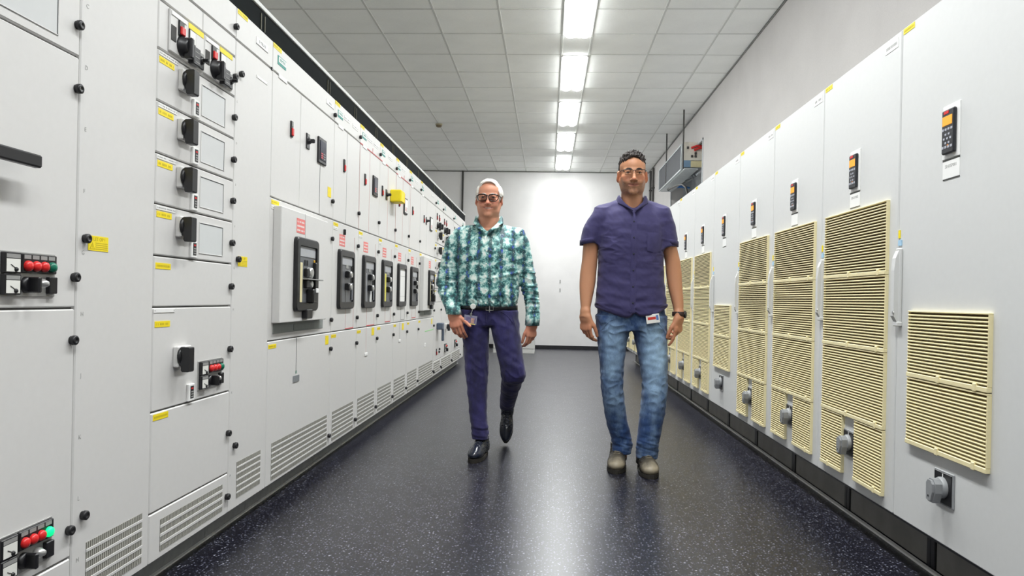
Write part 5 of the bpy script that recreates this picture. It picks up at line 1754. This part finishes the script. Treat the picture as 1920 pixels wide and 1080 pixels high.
    for k in range(6):
        z = 1.03+.098*k; mb = MB(); y = S.front(-.004, z)
        mb.lathe((-.004, y-.0055, z), (0, -1, 0), [(0, .0052), (.0022, .0050), (.0026, .0036)], 10)
        build('button', mb, M_NAVY_LACE, sh)
    for x, c in ((-1, -.262), (1, .226)):     # turned-up sleeve bands
        mb = MB(); K = 26
        for r0, r1, z0, z1 in ((1.02, 1.035, 1.392, 1.420),):
            ring = lambda q, z: [(c+.057*q*math.cos(2*math.pi*i/K), .012+.074*q*math.sin(2*math.pi*i/K), z-.010*x*math.cos(2*math.pi*i/K)) for i in range(K)]
            vs = ring(.96, z0)+ring(r1, z0-.002)+ring(r1, z1)+ring(.99, z1+.003)
            mb.poly(vs, [(k*K+i, k*K+(i+1) % K, (k+1)*K+(i+1) % K, (k+1)*K+i) for k in range(3) for i in range(K)], True)
        build('sleeve_band', mb, M_PURPLE, sh)
    # jeans
    J = Field((-.26, -.18, .05), (.28, .22, 1.06), .004)
    J.zloft([(.86, .008, .012, .190, .115), (.94, .005, .012, .205, .122), (1.05, 0, .010, .200, .118)], 2.4)
    J.zloft([(.086, -.028, .092, .058, .064), (.14, -.027, .090, .060, .066), (.175, -.032, .086, .061, .066), (.235, -.050, .074, .066, .068), (.299, -.067, .060, .067, .070), (.43, -.092, .028, .067, .074), (.528, -.104, .016, .068, .078), (.627, -.107, .010, .073, .086), (.758, -.109, .010, .087, .098), (.857, -.106, .012, .100, .110), (.95, -.105, .012, .108, .116)], 2.2, .02)
    J.zloft([(.082, .116, -.006, .062, .066), (.13, .117, -.006, .066, .068), (.175, .119, -.008, .068, .070), (.239, .127, -.010, .071, .072), (.338, .140, -.012, .075, .075), (.453, .152, -.012, .077, .080), (.535, .154, -.008, .077, .084), (.633, .148, .0, .083, .092), (.764, .134, .006, .095, .102), (.862, .121, .010, .104, .112), (.95, .112, .012, .110, .116)], 2.2, .02)
    def crease(V):
        z = V[:, 2]
        low = np.exp(-((z-.16)/.07)**2); knee = np.exp(-((z-.50)/.10)**2); hip = np.exp(-((z-.86)/.07)**2)
        f = waves(V, 31, (.12, .14, .040), 5); g = ridge(waves(V, 32, (.10, .12, .075), 4))
        return .0022*waves(V, 33, (.09, .09, .07))+low*(.0048*f+.002)+knee*.0028*g+hip*.0028*g
    tr = sdf_child(J, 'jeans', M_DENIM_LIGHT, root, 1, crease)
    for sgn, c in ((-1, -.105), (1, .118)):
        mb = MB()
        mb.tube([(c+sgn*.012-sgn*.055*0+sgn*(-.005+.075*t), J.front(c+sgn*(.007+.075*t), .93-.075*t**1.6)-.001, .93-.075*t**1.6) for t in np.linspace(0, 1, 9)], .0016, 6)
        build('pocket_seam', mb, M_DENIM_LIGHT, tr)
    shoe(root, (-.052, .088, 0), -.16, 0, M_BOOT, M_LACE, 1.0, 1.16, 1.1)
    shoe(root, (.110, -.008, 0), .03, 0, M_BOOT, M_LACE, 1.0, 1.16, 1.1)
    # pass card hanging from the pocket
    bd = link('pass_card', None, root, (.118, J.front(.118, .935)-.020, .938), label='pass card clipped under the shirt hem')
    bd.rotation_euler = (0, -.16, 0)
    mb = MB(); mb.box(-.040, .040, -.002, .001, -.026, .028, .0008); build('card', mb, M_WHITE_PLASTIC, bd)
    mb = MB(); mb.box(-.030, .018, -.0028, -.002, -.004, .012); build('red_print', mb, mat('red_print', (206, 62, 52), .5), bd)
    mb = MB(); mb.box(.020, .034, -.0028, -.002, -.010, .020); build('blue_print', mb, mat('blue_print', (88, 124, 188), .5), bd)
    # watch on his left wrist
    wt = link('wristwatch', None, root, label='dark watch on a brown strap')
    mb = MB(); mb.lathe((.2885, -.028, .968), (-.02, -.02, -1), [(-.014, .0385), (-.012, .0405), (.012, .0400), (.014, .0375)], 26); build('strap', mb, mat('brown_strap', (52, 34, 28), .6, var=.2), wt)
    mb = MB(); mb.lathe((.323, -.040, .966), (.92, -.38, .0), [(-.004, .021), (.006, .021), (.0085, .018)], 20); build('watch_case', mb, M_BLACK_PLASTIC, wt)
    return root

# ------------------------------------------------------------------ the man in the printed shirt
def man_left():
    root = thing('person', 'white-haired man walking in a green and blue printed shirt and indigo jeans', 'person', (-0.40, 4.78, 0), group='two men walking down the aisle')
    hc, hs = (-.003, -.035, 1.699), 1.03
    armL = [(1.49, -.180, .010, .050, .058), (1.42, -.236, .014, .058, .066), (1.374, -.246, .018, .060, .068), (1.284, -.263, .026, .062, .068), (1.213, -.276, .028, .065, .066), (1.159, -.284, .022, .065, .066), (1.087, -.276, -.010, .060, .062), (1.027, -.252, -.052, .053, .056), (.968, -.222, -.096, .048, .054), (.935, -.211, -.116, .048, .054)]
    armR = [(1.49, .175, .010, .050, .058), (1.42, .213, .014, .056, .066), (1.381, .222, .018, .054, .068), (1.293, .241, .028, .054, .066), (1.204, .259, .034, .055, .064), (1.116, .276, .032, .053, .062), (1.027, .294, .022, .051, .058), (.956, .301, .012, .047, .053), (.868, .298, .002, .045, .050)]
    B = Field((-.38, -.26, .10), (.38, .52, 1.83), .0036)
    B.zloft([(.93, 0, .01, .12, .065), (1.05, 0, .01, .165, .10), (1.25, 0, .01, .17, .10), (1.38, 0, .01, .17, .10), (1.44, 0, .01, .15, .085), (1.485, 0, .012, .11, .07)], 2.4)
    for x in (-1, 1):
        B.cap((x*.06, .015, 1.495), (x*.175, .010, 1.455), .036, .038, .05)
    B.zloft([(1.43, -.002, .010, .080, .070), (1.50, -.004, .004, .074, .068), (1.56, -.004, -.004, .070, .068), (1.66, -.004, -.010, .066, .068)], 2.1, .035)
    sc = lambda st, q: [(z, x, y, a*q, b*q) for z, x, y, a, b in st]
    B.zloft(sc(armL, .66), 2.1, .03); B.zloft(sc(armR, .66), 2.1, .03)
    B.zloft([(.12, -.028, -.07, .036, .042), (.40, -.055, -.03, .046, .052), (.55, -.066, -.02, .050, .054), (.80, -.085, .0, .060, .066), (.96, -.08, .01, .055, .060)], 2.1, .03)
    B.zloft([(.56, .178, -.05, .055, .058), (.70, .148, -.03, .058, .062), (.96, .085, .008, .055, .060)], 2.1, .03)
    B.cap((.178, -.045, .56), (.118, .36, .285), .052, .038, .03)
    T = head_into(B, hc, hs, 1.0, 1.12)
    hand_into(B, (-.214, -.120, .938), (.30, -.18, -1), (.20, .98, 0), (.96, -.22, .16), 1.06, [(.30, .42, .30), (.38, .50, .35), (.42, .55, .35), (.45, .60, .35)], [(.74, .62, -.25), (.78, .56, -.30), (.80, .52, -.15)])
    hand_into(B, (.298, -.002, .878), (-.04, -.02, -1), (-.72, .69, 0), (-.69, -.72, 0), 1.02, [(.30, .45, .35), (.42, .55, .40), (.50, .62, .40), (.55, .66, .40)], [(.86, .36, .24), (.95, .10, .28), (.97, -.02, .28)])
    sdf_child(B, 'body', M_SKIN, root, 1, None, skin_colors((214, 152, 124), hc, hs, 0, (176, 92, 84), (216, 118, 98), 1.0))
    eyes(root, T, hs)
    eyebrows(root, T, hs, M_HAIR_WHITE, .0024)
    mb = MB(); mb.sphere(T(0, -.0690, -.0672), (.0255*hs, .0155*hs, .0052*hs), 16, 8); build('teeth', mb, M_TEETH, root)
    # hair
    Hf = Field((-.14, -.16, 1.60), (.14, .14, 1.88), .0028)
    E = lambda c, r, k=0, op='u': Hf.ell(T(*c), tuple(v*hs for v in r), k*hs, op)
    E((0, .022, .040), (.080, .098, .091)); E((0, -.020, .090), (.052, .060, .036), .03)
    for x in (-1, 1):
        E((x*.068, .014, .024), (.021, .055, .050), .03)
    E((0, -.086, .000), (.080, .086, .101), .006, 's'); E((0, -.10, -.10), (.12, .10, .09), .01, 's')
    Hf.put((-.2, -.2, 1.5), (.2, .2, 1.66), lambda x, y, z: (z-1.655-.30*np.maximum(0, -(y+.03)))+0*x, .01, 's')
    for x in (-1, 1):
        E((x*.087, .004, -.016), (.016, .027, .034), .004, 's')
    sdf_child(Hf, 'hair', M_HAIR_WHITE, root, 0, lambda V: .0012*waves(V, 12, (.020, .10, .05), 6)+.0006*waves(V, 13, (.008, .06, .03), 5)-.0025, label='swept-back white hair')
    glasses(root, T, hs, M_TORTOISE, (.0300, .0215, .0355, -.004, 3.2), .0027, False, 'dark tortoiseshell glasses')
    # shirt
    S = Field((-.38, -.20, .84), (.38, .20, 1.60), .004)
    S.zloft([(.985, .0, .006, .186, .130), (1.02, .0, .006, .196, .138), (1.057, .001, .006, .202, .142), (1.146, .001, .006, .203, .142), (1.253, -.001, .006, .206, .140), (1.342, -.003, .006, .209, .138), (1.39, -.004, .006, .207, .130), (1.44, -.004, .008, .185, .110), (1.48, -.004, .010, .14, .088), (1.515, -.004, .012, .095, .076)], 2.5, 0, .012)
    for x in (-1, 1):
        S.cap((x*.065, .018, 1.506), (x*.182, .012, 1.462), .036, .058, .045)
    S.zloft(armL, 2.1, .03); S.zloft(armR, 2.1, .03)
    S.zloft([(1.475, -.004, .004, .072, .068), (1.52, -.004, .0, .080, .076), (1.60, -.004, 0, .084, .084)], 2.1, .01, 0, 's')
    S.cap((-.004, -.065, 1.53), (-.004, -.138, 1.468), .042, .006, .008, 's')
    def fold(V):
        arm = np.clip((np.abs(V[:, 0])-.20)/.03, 0, 1); low = np.exp(-((V[:, 2]-1.02)/.06)**2)
        d = .0020*waves(V, 41, (.14, .12, .060), 5)+.0007*waves(V, 42, (.045, .06, .03), 5)
        d += arm*.0042*ridge(waves(V, 43, (.16, .16, .032), 4))*np.exp(-((V[:, 2]-1.10)/.16)**2)
        d += (1-arm)*low*.004*ridge(waves(V, 44, (.05, .2, .10), 4))
        t = V[:, 2]-(1.165+.28*(V[:, 0]-.02)); d += (1-arm)*(V[:, 0] > .0)*(V[:, 1] < 0)*.006*np.exp(-(t/.012)**2)*np.clip(V[:, 0]/.05, 0, 1)
        return d
    sh = sdf_child(S, 'shirt', M_PRINT, root, 1, fold)
    collar(sh, M_PRINT, S, (-.004, .000), .082, .078, 1.594, 1.588, 1.480, (.086, 1.510), .050, .010)
    patch(S, -.020, .012, .990, 1.455, 2, 44, .0050, M_PRINT, 'placket', sh)
    for k in range(6):
        z = 1.01+.085*k; mb = MB(); y = S.front(-.004, z)
        mb.lathe((-.004, y-.0052, z), (0, -1, 0), [(0, .0052), (.0022, .0050), (.0026, .0036)], 10)
        build('button', mb, M_WHITE_PLASTIC, sh)
    for st, zt, nm in ((armL, .938, 'cuff'), (armR, .872, 'cuff')):     # buttoned cuffs
        mb = MB(); K = 26
        def ring(q, z):
            cx, cy, rx, ry = (float(v[0]) for v in hermite([p[0] for p in st], np.array([p[1:] for p in st]).T, np.array([z])))
            return [(cx+rx*q*math.cos(2*math.pi*i/K), cy+ry*q*math.sin(2*math.pi*i/K), z) for i in range(K)]
        vs = ring(.93, zt-.004)+ring(1.06, zt-.006)+ring(1.07, zt+.035)+ring(1.05, zt+.068)+ring(.97, zt+.072)
        mb.poly(vs, [(k*K+i, k*K+(i+1) % K, (k+1)*K+(i+1) % K, (k+1)*K+i) for k in range(4) for i in range(K)], True)
        build(nm, mb, M_PRINT, sh)
    # jeans
    J = Field((-.26, -.22, .10), (.30, .50, 1.02), .004)
    J.zloft([(.86, .0, .010, .180, .108), (.93, .0, .010, .192, .116), (.995, 0, .008, .190, .120)], 2.4, 0, .008)
    J.zloft([(.118, -.026, -.075, .052, .060), (.17, -.030, -.072, .054, .062), (.236, -.040, -.062, .057, .064), (.378, -.053, -.042, .064, .070), (.467, -.059, -.032, .070, .075), (.574, -.064, -.022, .077, .083), (.699, -.070, -.008, .084, .093), (.806, -.080, .002, .092, .103), (.895, -.087, .008, .098, .110), (.96, -.093, .010, .100, .112)], 2.2, .02)
    J.zloft([(.50, .184, -.046, .062, .066), (.545, .182, -.052, .074, .078), (.598, .172, -.050, .081, .084), (.704, .149, -.034, .087, .093), (.810, .127, -.016, .094, .103), (.899, .111, .002, .097, .110), (.96, .101, .008, .098, .112)], 2.2, .02)
    J.cap((.180, -.040, .545), (.160, .10, .46), .074, .066, .03)
    J.cap((.160, .10, .46), (.120, .375, .275), .066, .053, .02)
    def crease(V):
        z = V[:, 2]; low = np.exp(-((z-.17)/.06)**2)*(V[:, 0] < .06); knee = np.exp(-((z-.55)/.09)**2); hip = np.exp(-((z-.88)/.06)**2); bk = np.clip(V[:, 1]/.2, 0, 1)
        g = ridge(waves(V, 52, (.10, .12, .070), 4)); f = waves(V, 51, (.12, .14, .040), 5)
        return .002*waves(V, 53, (.09, .09, .07))+low*(.004*f+.001)+(knee*.0030*g+hip*.0030*g)*(1-bk)
    tr = sdf_child(J, 'jeans', M_DENIM_DARK, root, 3, crease)
    for sgn, c in ((-1, -.095), (1, .098)):
        mb = MB()
        mb.tube([(c+sgn*(-.005+.080*t), J.front(c+sgn*(-.005+.080*t), .955-.070*t**1.6)-.001, .955-.070*t**1.6) for t in np.linspace(0, 1, 9)], .0016, 6)
        build('pocket_seam', mb, M_DENIM_DARK, tr)
    mb = MB(); mb.tube([(.0, J.front(0, z)-.0015, z) for z in np.linspace(.955, .885, 8)], .003, 6); build('fly_seam', mb, M_DENIM_DARK, tr)
    # belt
    mb = MB(); K = 44
    ring = lambda q, z: [(.193*q*math.copysign(abs(math.cos(2*math.pi*i/K))**.85, math.cos(2*math.pi*i/K)), .008+.121*q*math.copysign(abs(math.sin(2*math.pi*i/K))**.85, math.sin(2*math.pi*i/K)), z) for i in range(K)]
    vs = ring(.98, .962)+ring(1.035, .963)+ring(1.035, .998)+ring(.98, .999)
    mb.poly(vs, [(k*K+i, k*K+(i+1) % K, (k+1)*K+(i+1) % K, (k+1)*K+i) for k in range(3) for i in range(K)], True)
    bt = build('belt', mb, M_BLACK_LEATHER, root)
    mb = MB(); mb.tube([(-.002, -.1215, .963), (.046, -.1205, .963), (.046, -.1205, .998), (-.002, -.1215, .998)], .0028, 8, True); mb.box(.018, .024, -.126, -.121, .950, .998, .001); build('buckle', mb, M_STEEL, bt)
    shoe(root, (-.022, -.080, 0), -.16, 0, M_NAVY_LEATHER, M_NAVY_LACE, 1.0, 1.0, .95, .13)
    shoe(root, (.125, .432, .185), -.06, 1.02, M_NAVY_LEATHER, M_NAVY_LACE, .96, .95, .95, .13)
    # badge on a reel, held at its corner
    bd = link('badge', None, root, (-.098, -.160, .905), label='clear photo badge hanging from a reel on the belt')
    bd.rotation_euler = (.05, .12, 0)
    mb = MB(); mb.lathe((0.002, .045, .080), (0, -1, 0), [(0, .019), (.008, .019), (.011, .015)], 18); build('reel', mb, M_WHITE_PLASTIC, bd)
    mb = MB(); mb.tube([(0.002, .034, .064), (.001, .015, .045), (0, .001, .030)], .0016, 6); mb.box(-.006, .006, -.002, .002, .018, .040, .0008); build('strap', mb, M_STEEL, bd)
    mb = MB(); mb.box(-.042, .042, -.001, .001, -.034, .024, .0006)
    pm = N('clear_plastic'); pm.color(rgba((190, 190, 214))); pm.set(Roughness=.15, Alpha=.45); build('sleeve', mb, pm.m, bd)
    mb = MB(); mb.box(-.030, .036, -.0018, -.0012, -.030, .012); build('card', mb, mat('card_print', (120, 112, 150), .5, var=.2, scale=80), bd)
    mb = MB(); mb.box(.004, .026, -.0024, -.0018, -.024, .008); build('portrait', mb, mat('portrait_print', (196, 160, 146), .5, var=.3, scale=120), bd)
    mb = MB(); mb.box(-.006, .034, -.0024, -.0018, -.0335, -.027); build('yellow_print', mb, mat('yellow_print', (226, 214, 130), .5), bd)
    return root

man_right()
man_left()
